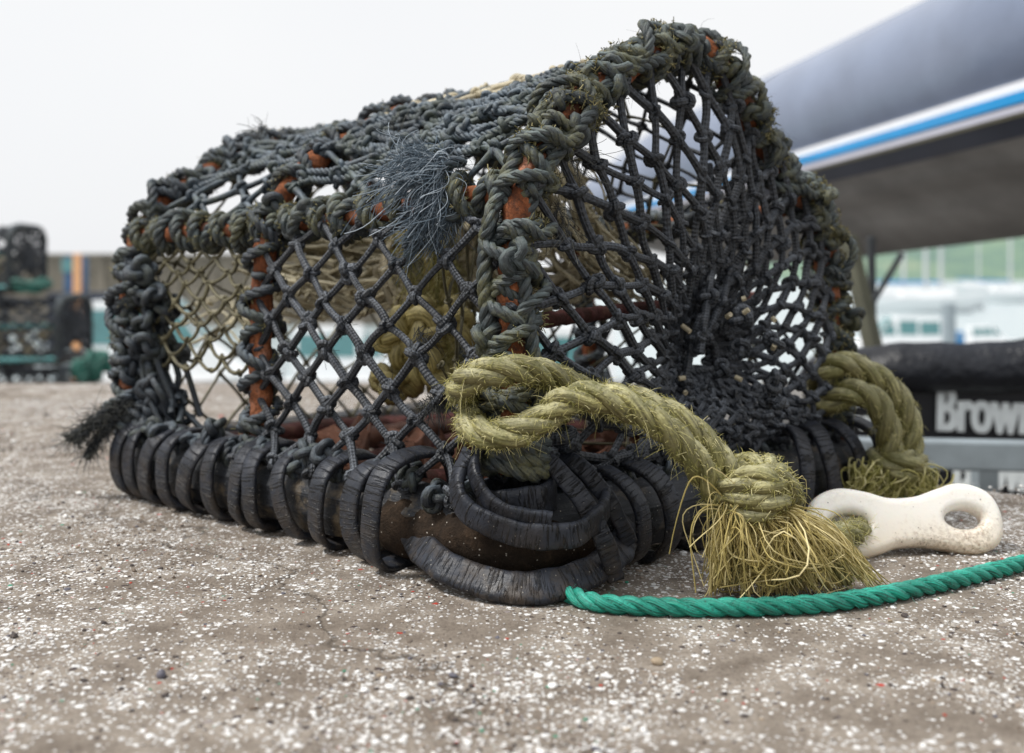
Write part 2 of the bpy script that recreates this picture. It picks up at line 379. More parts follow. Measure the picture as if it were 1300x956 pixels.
def ground_mat():
    s=NT('chip_strewn_concrete'); co=s.coord('Object',(1,1,1))
    big=s.noise(3.5,co,5,.6,.3); mid=s.noise(22,co,5,.65); f=s.noise(380,co,4,.7); ff=s.noise(1400,co,2,.6)
    base=s.ramp(mid,[(.3,(.14,.112,.088)),(.5,(.265,.225,.185)),(.72,(.44,.39,.335))])
    base=s.mix(s.ramp(f,[(.3,.75),(.52,0)]),base,(.075,.058,.045))
    base=s.mix(s.ramp(ff,[(.5,0),(.75,.5)]),base,(.36,.32,.28))
    dens=s.ramp(s.math('ADD',s.math('MULTIPLY',big,.55),s.math('MULTIPLY',mid,.45)),[(.42,.36),(.60,.95)])
    wob=s.mix(.0016,co,s.n('ShaderNodeTexNoise').outputs['Color'])
    h=None
    for sc,th in((290,.02),(480,.06),(170,.12)):
        v=s.n('ShaderNodeTexVoronoi'); v.inputs['Scale'].default_value=sc; 
        nn=s.n('ShaderNodeTexNoise'); nn.inputs['Scale'].default_value=sc*1.6; s.l(co,nn.inputs['Vector'])
        vm=s.n('ShaderNodeVectorMath',operation='MULTIPLY_ADD'); s.l(nn.outputs['Color'],vm.inputs[0]); vm.inputs[1].default_value=(.7/sc,)*3; s.l(co,vm.inputs[2])
        s.l(vm.outputs[0],v.inputs['Vector'])
        sep=s.n('ShaderNodeSeparateColor'); s.l(v.outputs['Color'],sep.inputs[0])
        pick=s.math('GREATER_THAN',s.math('ADD',sep.outputs[0],th*-1),s.math('SUBTRACT',1.27,dens))
        shape=s.ramp(v.outputs['Distance'],[(.30,1),(.42,0)])
        m=s.math('MULTIPLY',pick,shape)
        tone=s.ramp(sep.outputs[1],[(0,(.86,.85,.84)),(.62,(.70,.70,.70)),(.74,(.36,.33,.30)),(.84,(.06,.045,.045)),(.95,(.30,.26,.25)),(.988,(.45,.05,.03)),(.995,(.04,.30,.20))],'CONSTANT')
        base=s.mix(m,base,tone); h=m if h is None else s.math('MAXIMUM',h,m)
    st=s.noise(1.9,co,6,.7,1.2); base=s.mix(s.ramp(st,[(.50,0),(.66,.5)]),base,s.mix(.5,base,(.10,.065,.04)))
    ck=s.n('ShaderNodeTexVoronoi',feature='DISTANCE_TO_EDGE'); ck.inputs['Scale'].default_value=1.15; cn_=s.n('ShaderNodeVectorMath',operation='MULTIPLY_ADD'); cz=s.n('ShaderNodeTexNoise'); cz.inputs['Scale'].default_value=9; cz.inputs['Detail'].default_value=6; s.l(co,cz.inputs['Vector']); s.l(cz.outputs['Color'],cn_.inputs[0]); cn_.inputs[1].default_value=(.22,)*3; s.l(co,cn_.inputs[2]); s.l(cn_.outputs[0],ck.inputs['Vector'])
    ckm=s.ramp(ck.outputs['Distance'],[(.0012,1),(.0035,0)]); base=s.mix(s.math('MULTIPLY',ckm,.75),base,(.04,.03,.022))
    hh=s.math('ADD',s.math('MULTIPLY',h,.5),s.math('MULTIPLY',f,.8))
    b=s.bump(hh,.8,.0018); s.bump(mid,.5,.006,b)
    return s.fin(base,.88,.3)
M['ground']=ground_mat()
def m_chip():
    s=NT('paint_chips_and_grit'); f=s.noise(700,None,3,.6)
    c=s.ramp(s.attr(),[(0,(.90,.89,.87)),(.36,(.74,.73,.72)),(.52,(.45,.42,.38)),(.60,(.30,.24,.19)),(.72,(.17,.13,.10)),(.82,(.055,.045,.045)),(.93,(.12,.12,.15)),(.965,(.38,.30,.21)),(.985,(.50,.06,.035)),(.994,(.03,.28,.18))],'CONSTANT')
    c=s.mix(s.ramp(f,[(.3,.35),(.6,0)]),c,(.2,.16,.12)); s.bump(f,.5,.0006); return s.fin(c,.75,.35)
M['chip']=m_chip()
def plain(name,col,rough=.6,spec=.5,metal=0,var=.25,scale=8,bump=0,bs=60,bd=.002):
    s=NT(name); n=s.noise(scale,None,5,.6)
    c=s.mix(s.ramp(n,[(.3,0),(.7,1)]),tuple(x*(1-var) for x in col),tuple(min(1,x*(1+var*.5)) for x in col))
    if bump: s.bump(s.noise(bs,None,4,.6),bump,bd)
    return s.fin(c,rough,spec,Metallic=metal)
def toggle_mat():
    s=NT('milky_white_plastic'); n=s.noise(28,None,6,.75); f=s.noise(330,None,4,.7); v=s.vor(160)
    geo=s.n('ShaderNodeNewGeometry'); sx=s.n('ShaderNodeSeparateXYZ'); s.l(geo.outputs['Position'],sx.inputs[0])
    low=s.ramp(sx.outputs[2],[(.0,1),(.034,0)])
    c=s.mix(s.math('MULTIPLY',low,.6),(.86,.83,.77),(.66,.50,.30))
    c=s.mix(s.math('MULTIPLY',s.ramp(n,[(.45,0),(.7,1)]),s.math('MULTIPLY',s.ramp(f,[(.42,0),(.62,1)]),s.ramp(low,[(0,.25),(.7,1)]))),c,(.20,.12,.06))
    c=s.mix(s.math('MULTIPLY',s.ramp(s.vor(190),[(.05,1),(.13,0)]),s.ramp(n,[(.42,0),(.55,1)])),c,(.10,.06,.04))
    s.bump(n,.25,.002)
    m=s.fin(c,s.ramp(n,[(.3,.28),(.7,.45)]),.5); s.b.inputs['Subsurface Weight'].default_value=.35; s.b.inputs['Subsurface Radius'].default_value=(.012,.008,.005); s.b.inputs['Subsurface Scale'].default_value=1.0
    return m
M['toggle']=toggle_mat()
M['tubegrey']=plain('slate_blue_fabric_tube',(.20,.245,.35),.27,.7,var=.26,scale=2.2,bump=.12,bs=25,bd=.01)
M['white']=plain('white_rubbing_strip',(.82,.83,.86),.35,var=.05)
M['blue']=plain('bright_blue_strip',(.0,.27,.62),.35,var=.08)
M['lav']=plain('pale_lilac_strip',(.50,.50,.58),.4,var=.05)
M['oliveline']=plain('olive_grime_line',(.20,.19,.12),.7,var=.3,scale=20)
M['hull']=plain('grimy_dark_grey_hull',(.20,.193,.185),.5,var=.45,scale=4,bump=.3,bs=12,bd=.01)
M['navy']=plain('dark_navy_skirt',(.03,.037,.06),.5,var=.2)
M['blacktube']=plain('black_inflatable_fabric',(.012,.014,.020),.42,.4,var=.4,scale=9,bump=.6,bs=14,bd=.03)
M['blackpanel']=plain('black_printed_panel',(.010,.010,.014),.5,var=.2)
M['letter']=plain('pale_letter_paint',(.88,.93,.94),.5,var=.15,scale=30)
M['galv']=plain('galvanised_steel',(.33,.38,.41),.5,.5,metal=.25,var=.22,scale=14,bump=.2,bs=80)
M['olivesteel']=plain('olive_grey_steel',(.09,.09,.06),.6,var=.3)
M['darksteel']=plain('dark_steel',(.03,.035,.04),.5,var=.3)
M['quay']=plain('quay_face_concrete',(.30,.26,.21),.9,.3,var=.35,scale=6,bump=.6,bs=40,bd=.01)
M['yard']=plain('yard_asphalt',(.20,.19,.18),.9,.3,var=.3,scale=5,bump=.4,bs=80,bd=.01)
M['pier']=plain('brown_pier_stone',(.24,.21,.17),.9,.2,var=.35,scale=1.2,bump=.6,bs=3,bd=.2)
M['gel']=plain('white_gelcoat',(.90,.91,.92),.25,var=.05)
M['window']=plain('teal_tinted_window',(.10,.26,.27),.1,.7,var=.2)
M['red']=plain('red_boat_stripe',(.55,.04,.03),.4,var=.1)
M['orange']=plain('orange_painted_post',(.80,.42,.20),.6,var=.15)
M['bluepaint']=plain('blue_canvas',(.02,.22,.50),.6,var=.2)
M['navyblue']=plain('dull_blue_paint',(.05,.12,.24),.6,var=.2)
M['alu']=plain('pale_mast_metal',(.55,.57,.58),.4,var=.1)
M['wood']=plain('old_wet_timber',(.20,.085,.05),.7,.4,var=.7,scale=30,bump=.9,bs=90,bd=.004)
M['stone']=plain('cut_yellow_stone',(.45,.36,.22),.9,.2,var=.3,scale=40,bump=.7,bs=150,bd=.003)
def water_mat():
    s=NT('harbour_water'); co=s.coord('Object',(1,1,1)); n=s.noise(.5,co,5,.6); s.bump(n,.5,.25)
    return s.fin((.42,.50,.52),.25,.7)
M['water']=water_mat()
def hill_mat():
    s=NT('hazy_wooded_hill'); n=s.noise(.03,None,6,.65); n2=s.noise(.25,None,4,.6)
    c=s.ramp(n,[(.3,(.13,.20,.17)),(.5,(.20,.29,.20)),(.65,(.30,.35,.24)),(.8,(.24,.26,.23))]); c=s.mix(s.ramp(n2,[(.4,.5),(.6,0)]),c,(.12,.19,.19))
    return s.fin(c,.95,.1)
M['hill']=hill_mat()

# ------------------------------------------------------------------ camera, light, sky
cam=bpy.data.cameras.new('camera'); co=bpy.data.objects.new('camera',cam); COL.objects.link(co); scene.camera=co
co.location=(0,0,H); co.rotation_euler=(PI/2,0,0)
cam.sensor_width=36; cam.lens=36*F/1300; cam.shift_y=-(478-HOR)/1300; cam.clip_start=.02; cam.clip_end=6000
cam.dof.use_dof=True; cam.dof.focus_distance=.745; cam.dof.aperture_fstop=5.6
w=bpy.data.worlds.new('World'); scene.world=w; w.use_nodes=True; nt=w.node_tree; nt.nodes.clear()
wo=nt.nodes.new('ShaderNodeOutputWorld'); bg=nt.nodes.new('ShaderNodeBackground'); sky=nt.nodes.new('ShaderNodeTexSky')
sky.sky_type='NISHITA'; sky.sun_disc=False; sky.sun_elevation=math.radians(56); sky.sun_rotation=math.radians(-105); sky.altitude=0; sky.air_density=1; sky.dust_density=4
hsv=nt.nodes.new('ShaderNodeHueSaturation'); hsv.inputs['Saturation'].default_value=.25
tc=nt.nodes.new('ShaderNodeTexCoord'); cn=nt.nodes.new('ShaderNodeTexNoise'); cn.inputs['Scale'].default_value=1.6; cn.inputs['Detail'].default_value=4
nt.links.new(tc.outputs['Generated'],cn.inputs['Vector'])
cr=nt.nodes.new('ShaderNodeValToRGB'); cr.color_ramp.elements[0].position=.3; cr.color_ramp.elements[0].color=(8.0,8.15,8.4,1); cr.color_ramp.elements[1].position=.7; cr.color_ramp.elements[1].color=(8.7,8.75,8.8,1)
mx=nt.nodes.new('ShaderNodeMix'); mx.data_type='RGBA'; mx.inputs[0].default_value=.88
nt.links.new(sky.outputs[0],hsv.inputs['Color']); nt.links.new(hsv.outputs[0],mx.inputs[6]); nt.links.new(cn.outputs['Fac'],cr.inputs[0]); nt.links.new(cr.outputs[0],mx.inputs[7])
nt.links.new(mx.outputs[2],bg.inputs['Color']); bg.inputs['Strength'].default_value=.119; nt.links.new(bg.outputs[0],wo.inputs[0])
sl=bpy.data.lights.new('sun','SUN'); sl.energy=3.0; sl.angle=math.radians(11); sl.color=(1,.97,.92)
so=bpy.data.objects.new('sun',sl); COL.objects.link(so)
# soft overcast light from above on the left
el,az=math.radians(56),math.radians(-105)
d=Vector((math.sin(az)*math.cos(el),math.cos(az)*math.cos(el),math.sin(el)))
so.rotation_euler=d.to_track_quat('Z','Y').to_euler(); so.location=(0,0,3)
scene.view_settings.view_transform='Standard'; scene.view_settings.look='None'; scene.view_settings.exposure=0

# ------------------------------------------------------------------ the quay top, yard, water, hills
def poly_slab(name, pts, ztop, zbot, mat_top, mat_side):
    me=bpy.data.meshes.new(name); n=len(pts)
    v=[(x,y,ztop) for x,y in pts]+[(x,y,zbot) for x,y in pts]
    f=[tuple(range(n))]+[(i,i+n,(i+1)%n+n,(i+1)%n) for i in range(n)]
    me.from_pydata(v,[],f); me.materials.append(mat_top); me.materials.append(mat_side)
    for i,pl in enumerate(me.polygons): pl.material_index=0 if i==0 else 1
    me.update(); o=bpy.data.objects.new(name,me); COL.objects.link(o); o['kind']='structure'; return o
quay=poly_slab('quay',[(-9,-4),(9,-4),(9,.93),(.9,1.02),(.50,1.055),(.20,1.30),(-.25,2.16),(-9,2.16)],0,-2.6,M['ground'],M['quay'])
poly_slab('yard',[(-30,1.0),(30,.9),(30,7.4),(-30,7.4)],-.50,-2.6,M['yard'],M['quay'])
poly_slab('water',[(-2500,7.2),(2500,7.2),(2500,3500),(-2500,3500)],-2.5,-3,M['water'],M['water'])
mb=Mesh(); nx,ny=120,14
xs=np.linspace(150,1500,nx); pts=np.zeros((nx,ny,3))
for i,x in enumerate(xs):
    top=(9+26*min(1,max(0,(x-150)/160)))+(7*math.sin(x*.011)+4*math.sin(x*.037+1)+1.2*math.sin(x*.21)+.8*math.sin(x*.47+2))*.6
    for j in range(ny):
        f=j/(ny-1); pts[i,j]=(x,620+f*260+4*math.sin(x*.05),-2.7+(top+2.7)*math.sin(f*PI/2)**.8+(.8*math.sin(x*.9+j*2.1) if 0<j else 0))
grid(mb,pts[::-1]); tag(mb.build('hill',M['hill']),kind='structure')

# gravel and paint chips lying on the quay
def chip_template():
    t=(1+5**.5)/2
    v=nrm(np.array([(-1,t,0),(1,t,0),(-1,-t,0),(1,-t,0),(0,-1,t),(0,1,t),(0,-1,-t),(0,1,-t),(t,0,-1),(t,0,1),(-t,0,-1),(-t,0,1)],float))
    f=np.array([(0,11,5),(0,5,1),(0,1,7),(0,7,10),(0,10,11),(1,5,9),(5,11,4),(11,10,2),(10,7,6),(7,1,8),(3,9,4),(3,4,2),(3,2,6),(3,6,8),(3,8,9),(4,9,5),(2,4,11),(6,2,10),(8,6,7),(9,8,1)])
    return v,f
CV,CF=chip_template()
def chips(mb,x,y,s,flat,rnd):
    n=len(x); a=U(0,2*PI,n); ca,sa=np.cos(a),np.sin(a)
    V=CV[None]*(1+RNG.normal(size=(n,12,1))*.16); V=V*np.stack([s*U(.6,1,n),s,s*flat],1)[:,None,:]
    X=V[:,:,0]*ca[:,None]-V[:,:,1]*sa[:,None]+x[:,None]; Yv=V[:,:,0]*sa[:,None]+V[:,:,1]*ca[:,None]+y[:,None]
    Z=V[:,:,2]+V[:,:,0]*U(-.25,.25,(n,1))+(s*flat*.55)[:,None]
    mb.add(np.stack([X,Yv,Z],-1).reshape(-1,3),(CF[None]+(np.arange(n)*12)[:,None,None]).reshape(-1,3),None,np.repeat(rnd,12))
mb=Mesh(); n=72000
y=.40+1.5*RNG.random(n)**1.7; x=U(-1,1,n)*(.52*y+.10)
pn=nz(np.stack([x,y,y*0],1),14)+.6*nz(np.stack([x,y,y*0],1),37,4)
keep=(RNG.random(n)<np.clip(.34+.75*pn,.05,1)); keep&=~((x>.2)&(y>1.28-.55*(x-.2)))
x,y=x[keep],y[keep]; n=len(x)
s=.00040+.00115*RNG.random(n)**2.4+(RNG.random(n)<.045)*U(.0004,.0018,n)
chips(mb,x,y,s*(.8+.5*y),U(.25,.6,n),RNG.random(n))
grav=mb.build('gravel',M['chip'],smooth=False,loc=(0,0,0)); tag(grav,'white paint chips and dark grit strewn over the quay','gravel',kind='stuff')
mb=Mesh()
for px,py,sz in ((835,843,.0062),(205,860,.0060),(575,560+300,.004),(1130,790,.003)):
    g=G(px,py); m1=Mesh(); 
    chips(m1,np.array([g[0]]),np.array([g[1]]),np.array([sz*.8]),np.array([.6]),np.array([.97 if px>800 else .95]))
    lab={835:'small rounded tan pebble in front of the green rope',205:'small blue grey pebble at the near left of the quay',575:'small dark pebble in the near middle of the quay',1130:'tiny stone just below the green rope on the right'}[px]
    o=m1.build('pebble',M['chip'],smooth=True); sm=o.modifiers.new('sub','SUBSURF'); sm.levels=2; sm.render_levels=2; tag(o,lab,'pebble',group='loose pebbles on the quay')

# ------------------------------------------------------------------ THE LOBSTER POT
P1=A(0,.750,0); a_=A(.306,.285,0); b_=A(-.380,.335,0)
def Q(s,t,z): return P1+a_*s+b_*t+A(0,0,z)
pot=empty('lobster_pot',(0,.75,0)); tag(pot,'large old lobster pot with black knotted netting and rubber bound base on the quay','lobster pot')
prof_px=[(650,600),(650,520),(650,440),(651,370),(655,300),(664,245),(686,188),(730,134),(788,90),(848,62),(898,68),(930,112),(962,172),(1000,226),(1034,272),(1050,340),(1057,430),(1060,520),(1062,585)]
prof=[]
for px,py in prof_px:
    u=(px-650)/F; s=.75*u/(.306-.285*u); Y=.75+.285*s; prof.append((s,H+(HOR-py)/F*Y))
prof=np.array(prof)
pf=spline(np.c_[prof,np.zeros(len(prof))],n=200)[:,:2]
i_sh=int(np.argmin(np.abs(pf[:,1]-.262)+(pf[:,0]>.3)*9)); i_pk=int(np.argmax(pf[:,1])); W_SH,W_PK=i_sh/199,i_pk/199
def hz(z,t): return z if z<.1 else .1+(z-.1)*(1-.125*t)
def surf(t,w,inset=0.0,sag=0.0):
    f=w*199; i=min(int(f),198); k=f-i; s,z=pf[i]*(1-k)+pf[i+1]*k
    c=A(.5,.2); s+= (c[0]-s)*inset; z+=(c[1]-z)*inset
    m=(1-abs(2*((t/.57)%1)-1)) if t<.57 else (1-abs(2*((t-.57)/.43)-1)); z-=sag*m*(w>W_SH)
    return Q(s,t,hz(z,t))
def hoop_path(t,n=160,i0=0,i1=199): 
    return np.array([surf(t,w) for w in np.linspace(i0/199,i1/199,n)])

def helix(p,R,pitch,phase=0,irr=.3,step=None,seed=1.0,Rj=.12):
    p=spline(p,ds=.002) if step is None else spline(p,ds=step)
    T,N,B=frames(p); L=np.linspace(0,len(p)*.002,len(p))
    ph=phase+2*PI*L/pitch+irr*2*np.sin(L*31+seed)+irr*1.3*np.sin(L*73+seed*2.1)
    RR=R*(1+Rj*np.sin(L*57+seed*3)+Rj*.6*np.sin(L*131+seed))
    return p+(N*np.cos(ph)[:,None]+B*np.sin(ph)[:,None])*RR[:,None]

def moss(mb,p,R,n,sel=None):
    T,N,B=frames(p); i=RNG.integers(0,len(p),n) if sel is None else RNG.choice(sel,n)
    # patchy clumps
    pat=nz(p,60,2)[i]>-.05; i=i[pat]; n=len(i)
    a=U(0,2*PI,n)[:,None]; d=N[i]*np.cos(a)+B[i]*np.sin(a); st=p[i]+d*R
    m=4; dr=nrm(d+RNG.normal(size=(n,3))*.9); l=U(.0006,.0024,(n,1)); bn=RNG.normal(size=(n,3))*.9
    paths=np.stack([st+dr*l*t+bn*l*t*t for t in np.linspace(0,1,m)],1); batch(mb,paths,.00036*U(.6,1.5,(n,1))*np.ones((1,m)),3)

hair_sub=[]
for t,R,seed,nm in((0,.0105,1,'wrap'),(.57,.0095,2.3,'wrapdark'),(1.0,.0095,4.1,'wrapdark')):
    hp=hoop_path(t); mb=Mesh(); hp2=spline(hp,ds=.003)
    rr=R*(1+.13*nz(hp2,70,seed)+.10*nz(hp2,180,seed))
    tube(mb,hp2,rr,14,amp=.0012,fr=160)
    ho=mb.build('hoop',M['rust'],pot)
    mb=Mesh()
    h1=helix(hp,R+.0048,.036,seed,seed=seed); rope(mb,h1,.0051,pitch=.026,k=6,step=.0022)
    h2=helix(hp,R+.0056,-.058,seed+2,seed=seed+5,irr=.5,Rj=.2); rope(mb,h2,.0050,pitch=.024,k=6,step=.0022)
    if t==0:
        # extra strand laid down the outside of the post, and untidy hitches
        o1=hoop_path(0,70,0,110)+A(-.016,-.004,0)+np.c_[.004*np.sin(np.arange(70)*.35),np.zeros(70),.0*np.arange(70)]
        rope(mb,o1,.0058,pitch=.028,k=6,step=.0022)
        o2=hoop_path(0,60,2,96)+A(.012,-.008,0)+np.c_[.006*np.sin(np.arange(60)*.28+1),.003*np.cos(np.arange(60)*.4),.0*np.arange(60)]
        rope(mb,o2,.0050,pitch=.026,k=6,step=.0022)
        h5=helix(hp,R+.0085,.085,seed+1.4,seed=seed+3,irr=.9,Rj=.25); rope(mb,h5,.0042,pitch=.025,k=6,step=.0022)
        for kk_ in range(16):
            i0_=random.randint(3,140); c0_=hp[i0_]; e_=RNG.normal(size=3)*A(.02,.012,.012); q_=[c0_+A(-.012,-.006,0),c0_+A(-.004,-.017,.004)+e_*.3,c0_+A(.008,-.014,-.004)+e_*.3,c0_+A(.015,0,.002)+e_*.4]; rope(mb,q_,.0042,k=6,pitch=.022,step=.002)
        knots(mb,hp[8:150:5]+RNG.normal(size=(29,3))*A(.009,.006,.004)+A(0,-.008,0),.0088)
        knots(mb,hp[10:150:7]+RNG.normal(size=(20,3))*A(.008,.008,.004),.0095)
    else: knots(mb,hp[6:155:9]+RNG.normal(size=(17,3))*.007,.009)
    if t==1.0:
        h3=helix(hp,R+.007,.045,seed+4,seed=seed+9,irr=.6,Rj=.2); rope(mb,h3,.006,pitch=.026,k=5,step=.003)
        h4=helix(hp,R+.009,-.07,seed+1,seed=seed+7,irr=.6,Rj=.2); rope(mb,h4,.005,pitch=.026,k=5,step=.003)
    wr=mb.build('wrapping_rope',M[nm],ho)
    mb=Mesh(); sel=np.arange(len(h1))
    moss(mb,h1,.0058,13000 if t==0 else 2500); moss(mb,h2,.0052,6000 if t==0 else 1500)
    mb.build('moss',M['mossbit'],ho)
    if t==0:
        mb=Mesh(); hairs(mb,h1,.006,500,(.005,.018),.00016,1.2,.6,.3); hairs(mb,h2,.005,300,(.005,.016),.00016,1.2,.6,.3)
        for c in (P(705,270,.775),P(720,190,.79)):
            n=70; st=c+RNG.normal(size=(n,3))*.006; dr=nrm(RNG.normal(size=(n,3))*.6+A(.3,-.2,-1)); l=U(.012,.03,(n,1))
            bn=RNG.normal(size=(n,3))*.4; batch(mb,np.stack([st+dr*l*q+bn*l*q*q for q in np.linspace(0,1,6)],1),.00022,3)
        mb.build('loose_fibres',M['blackhair'],ho)

# lengthways rails: near shoulder, ridge, far shoulder
def rail(w,t0,t1,R,dz=0,nm='shoulder_rail',ropes=2,mat='wrap',rr=.0058,rusty=True):
    p=np.array([surf(t,w)+A(0,0,dz-.006*math.sin(PI*(t-t0)/(t1-t0))) for t in np.linspace(t0,t1,40)])
    mb=Mesh(); p2=spline(p,ds=.004); tube(mb,p2,R*(1+.1*nz(p2,60)),10,amp=.0008,fr=150)
    ro=mb.build(nm,M['rust'] if rusty else M['wrapdark'],pot)
    mb=Mesh(); h=helix(p,R+rr*.8,.034,1.1,seed=w*9); rope(mb,h,rr,pitch=.026,k=6,step=.0023)
    if ropes>1: h2=helix(p,R+rr,-.05,2.1,seed=w*5,irr=.6,Rj=.25); rope(mb,h2,rr*.9,pitch=.025,k=6,step=.0023)
    knots(mb,p[1:39:2]+RNG.normal(size=(19,3))*.006,.0095)
    mb.build('wrapping_rope',M[mat],ro)
    mb=Mesh(); moss(mb,h,rr,3500); mb.build('moss',M['mossbit'],ro)
    return ro
rail(W_SH+.01,0,1.0,.0085,0,'shoulder_rail',2,'wrap')
rail(W_PK+.03,0,1.0,.0070,.004,'ridge_rail',2,'topcord',.0062)
rail(.80,0,1.0,.0070,0,'far_rail',1,'wrapdark',.005)

# near side netting, front panel
W0=.035
WB=W_SH+.005
mb=Mesh()
def f_side(u,v):
    t=.015+.555*u
    if v>.93:
        q=(v-.93)/.07; c=surf(t,0)*(1-q)+Q(-.045,t,.060)*q; return c+A(-.62,-.78,0)*.004
    w=WB*(1-v/.93)
    bulge=.010*math.sin(PI*u)*math.sin(PI*v)
    return surf(t,w)+A(-.62,-.78,0)*(bulge+.004)+A(0,0,-.006*math.sin(PI*u)*(1-v))
pos=diamond(mb,f_side,11,9,.0030,.0064,jit=.13,k=8,seg=6)
side=mb.build('side_net',M['cord'],pot)
mb=Mesh(); 
for (i,j),c in pos.items():
    if random.random()<.6:
        n=16; st=c+RNG.normal(size=(n,3))*.003; dr=nrm(RNG.normal(size=(n,3))); l=U(.004,.010,(n,1)); batch(mb,np.stack([st+dr*l*q for q in (0,.5,1)],1),.0002,3)
mb.build('loose_fibres',M['blackhair'],side)

# lower edge of the net laced to the base
mb=Mesh()
for t0,t1 in((.06,1.0),):
    p=np.array([Q(-.03,t,.062+.006*math.sin(t*40)) for t in np.linspace(t0,t1,60)]); h=helix(p,.008,.03,0,.6,seed=3); rope(mb,h,.0045,k=6,step=.002,pitch=.02)
    knots(mb,p[::2]+RNG.normal(size=(30,3))*.005,.009)
p=np.array([Q(s,0,.062) for s in np.linspace(.1,1,40)]); h=helix(p,.008,.03,0,.6,seed=8); rope(mb,h,.0045,k=6,step=.002,pitch=.02); knots(mb,p[::2]+RNG.normal(size=(20,3))*.005,.008)
# bunched netting against back post, lower back corner
for k in range(60):
    c=Q(U(-.03,.07),U(.90,.99),.06+.16*random.random()**1.5); knots(mb,[c],.010)
for k in range(26):
    c0=Q(U(0,.05),U(.93,.99),U(.05,.2)); c1=Q(U(0,.08),U(.84,.95),U(.05,.10)); c2=(c0+c1)/2+RNG.normal(size=3)*.01
    tube(mb,spline([c0,c2,c1],n=12),.0032,6)
mb.build('lacing_rope',M['wrapdark'],pot)

# thin olive netting in the rear panel (near side), the far side and the back end
mb=Mesh()
diamond(mb,lambda u,v:surf(.58+.40*u,WB+(W0-WB)*v,.03),10,10,.0018,.0032,jit=.25,k=5,sag=.006,drop=.03)
mb.build('rear_panel_net',M['twine'],pot)
mb=Mesh()
diamond(mb,lambda u,v:surf(.02+.96*u,W_PK+.04+(1-.03-W_PK-.04)*v)+A(0,0,.0),20,12,.0020,.0036,jit=.2,k=5,drop=.02)
mb.build('far_side_net',M['cord'],pot)
mb=Mesh()
def f_back(u,v):
    top=surf(1.0,.06+.88*u); bot=Q(u,1.0,.05); s=top*(1-v)+bot*v
    return s+b_*.02*math.sin(PI*v)
diamond(mb,f_back,16,10,.0017,.0032,jit=.2,k=5,drop=.03)
mb.build('back_end_net',M['twine'],pot)

# top netting, pulled tight lengthways
mb=Mesh()
def f_top(u,v):
    w=W_SH+.01+(W_PK+.02-W_SH)*v; return surf(.01+.97*u,w,0,.006)+A(0,0,.003+.004*math.sin(u*23+v*9))
diamond(mb,f_top,13,12,.0030,.0060,jit=.2,k=7,seg=6,miss=lambda u,v:(.16<u<.52 and .66<v<.9))
# long doubled cords running between the hoops
for k in range(22):
    v=U(.03,.62) if k<17 else U(.9,1.0); t0=U(0,.15); t1=U(.45,1)
    p=np.array([f_top(t,min(1,max(0,v+.03*math.sin(t*9+k)))) for t in np.linspace(t0,t1,18)])+A(0,0,U(.001,.007)); rope(mb,p,.0036,pitch=.017,k=5,step=.0022)
    knots(mb,p[2::3],.0066)
mb.build('top_net',M['topcord'],pot)
mb=Mesh()
diamond(mb,lambda u,v:surf(.12+.50*u,W_SH+(W_PK-W_SH)*(.60+.36*v))+A(0,0,.003),12,4,.0034,.0062,jit=.3,k=6)
for k in range(16):
    p=np.array([surf(.15+.45*u,W_SH+(W_PK-W_SH)*(.62+.3*random.random()))+A(0,0,U(-.012,.004)) for u in np.linspace(0,1,8)]); tube(mb,spline(p,ds=.004),.0026,5)
mb.build('pale_top_net',M['beige'],pot)

# end netting gathered towards the eye
EC=P(898,456,.945)+b_*.06
bd=[surf(0,w) for w in np.linspace(.05,.95,40)]+[Q(s,0,.066) for s in np.linspace(.97,.05,16)]
bd=spline(bd,n=240,closed=True)
outn=nrm(-b_)
def f_end(th,r):
    e=(th%1)*240; i=int(e)%240; k=e-int(e); b=bd[i]*(1-k)+bd[(i+1)%240]*k
    g=1-(1-r)**1.18; p=b*(1-g)+EC*g
    return p+outn*(.030*math.sin(PI*min(1,g))**1.1+.006)+A(0,0,-.010*math.sin(PI*r)*max(0,1-abs(p[0]-.05)*5))
mb=Mesh(); NA,NR=30,9; pos={}
for j in range(NR+1):
    r=.84*(j/NR)**.90
    for i in range(NA):
        th=(i+.5*(j%2))/NA; jj=0 if j==0 else 1
        q=f_end(th+random.uniform(-.0035,.0035)*jj,r+random.uniform(-.012,.012)*jj); pos[i,j]=q+RNG.normal(size=3)*.0008*jj
segs=[]; ts=np.linspace(0,1,6)
for j in range(NR):
    for i in range(NA):
        a=pos[i,j]
        for di in((0,-1) if j%2==0 else (1,0)):
            b=pos[(i+di)%NA,j+1]; wv=RNG.normal(size=3)*.06*np.linalg.norm(b-a); segs.append([a+(b-a)*q+wv*4*q*(1-q)*.5 for q in ts])
segs=np.array(segs); batch(mb,segs,.0031*(1+.25*(2*np.abs(ts-.5))**3)[None,:]*RNG.uniform(.85,1.15,(len(segs),1)),8)
for (i,j),p in pos.items():
    if j<=NR: knots(mb,[p],.0072-.00030*j)
eye=np.array([f_end(i/40,.85) for i in range(40)]); er=spline(np.concatenate([eye,eye[:2]]),ds=.003); rope(mb,er,.0042,pitch=.018,k=6,step=.002); rope(mb,er+outn*.006,.0036,pitch=.018,k=6,step=.002)
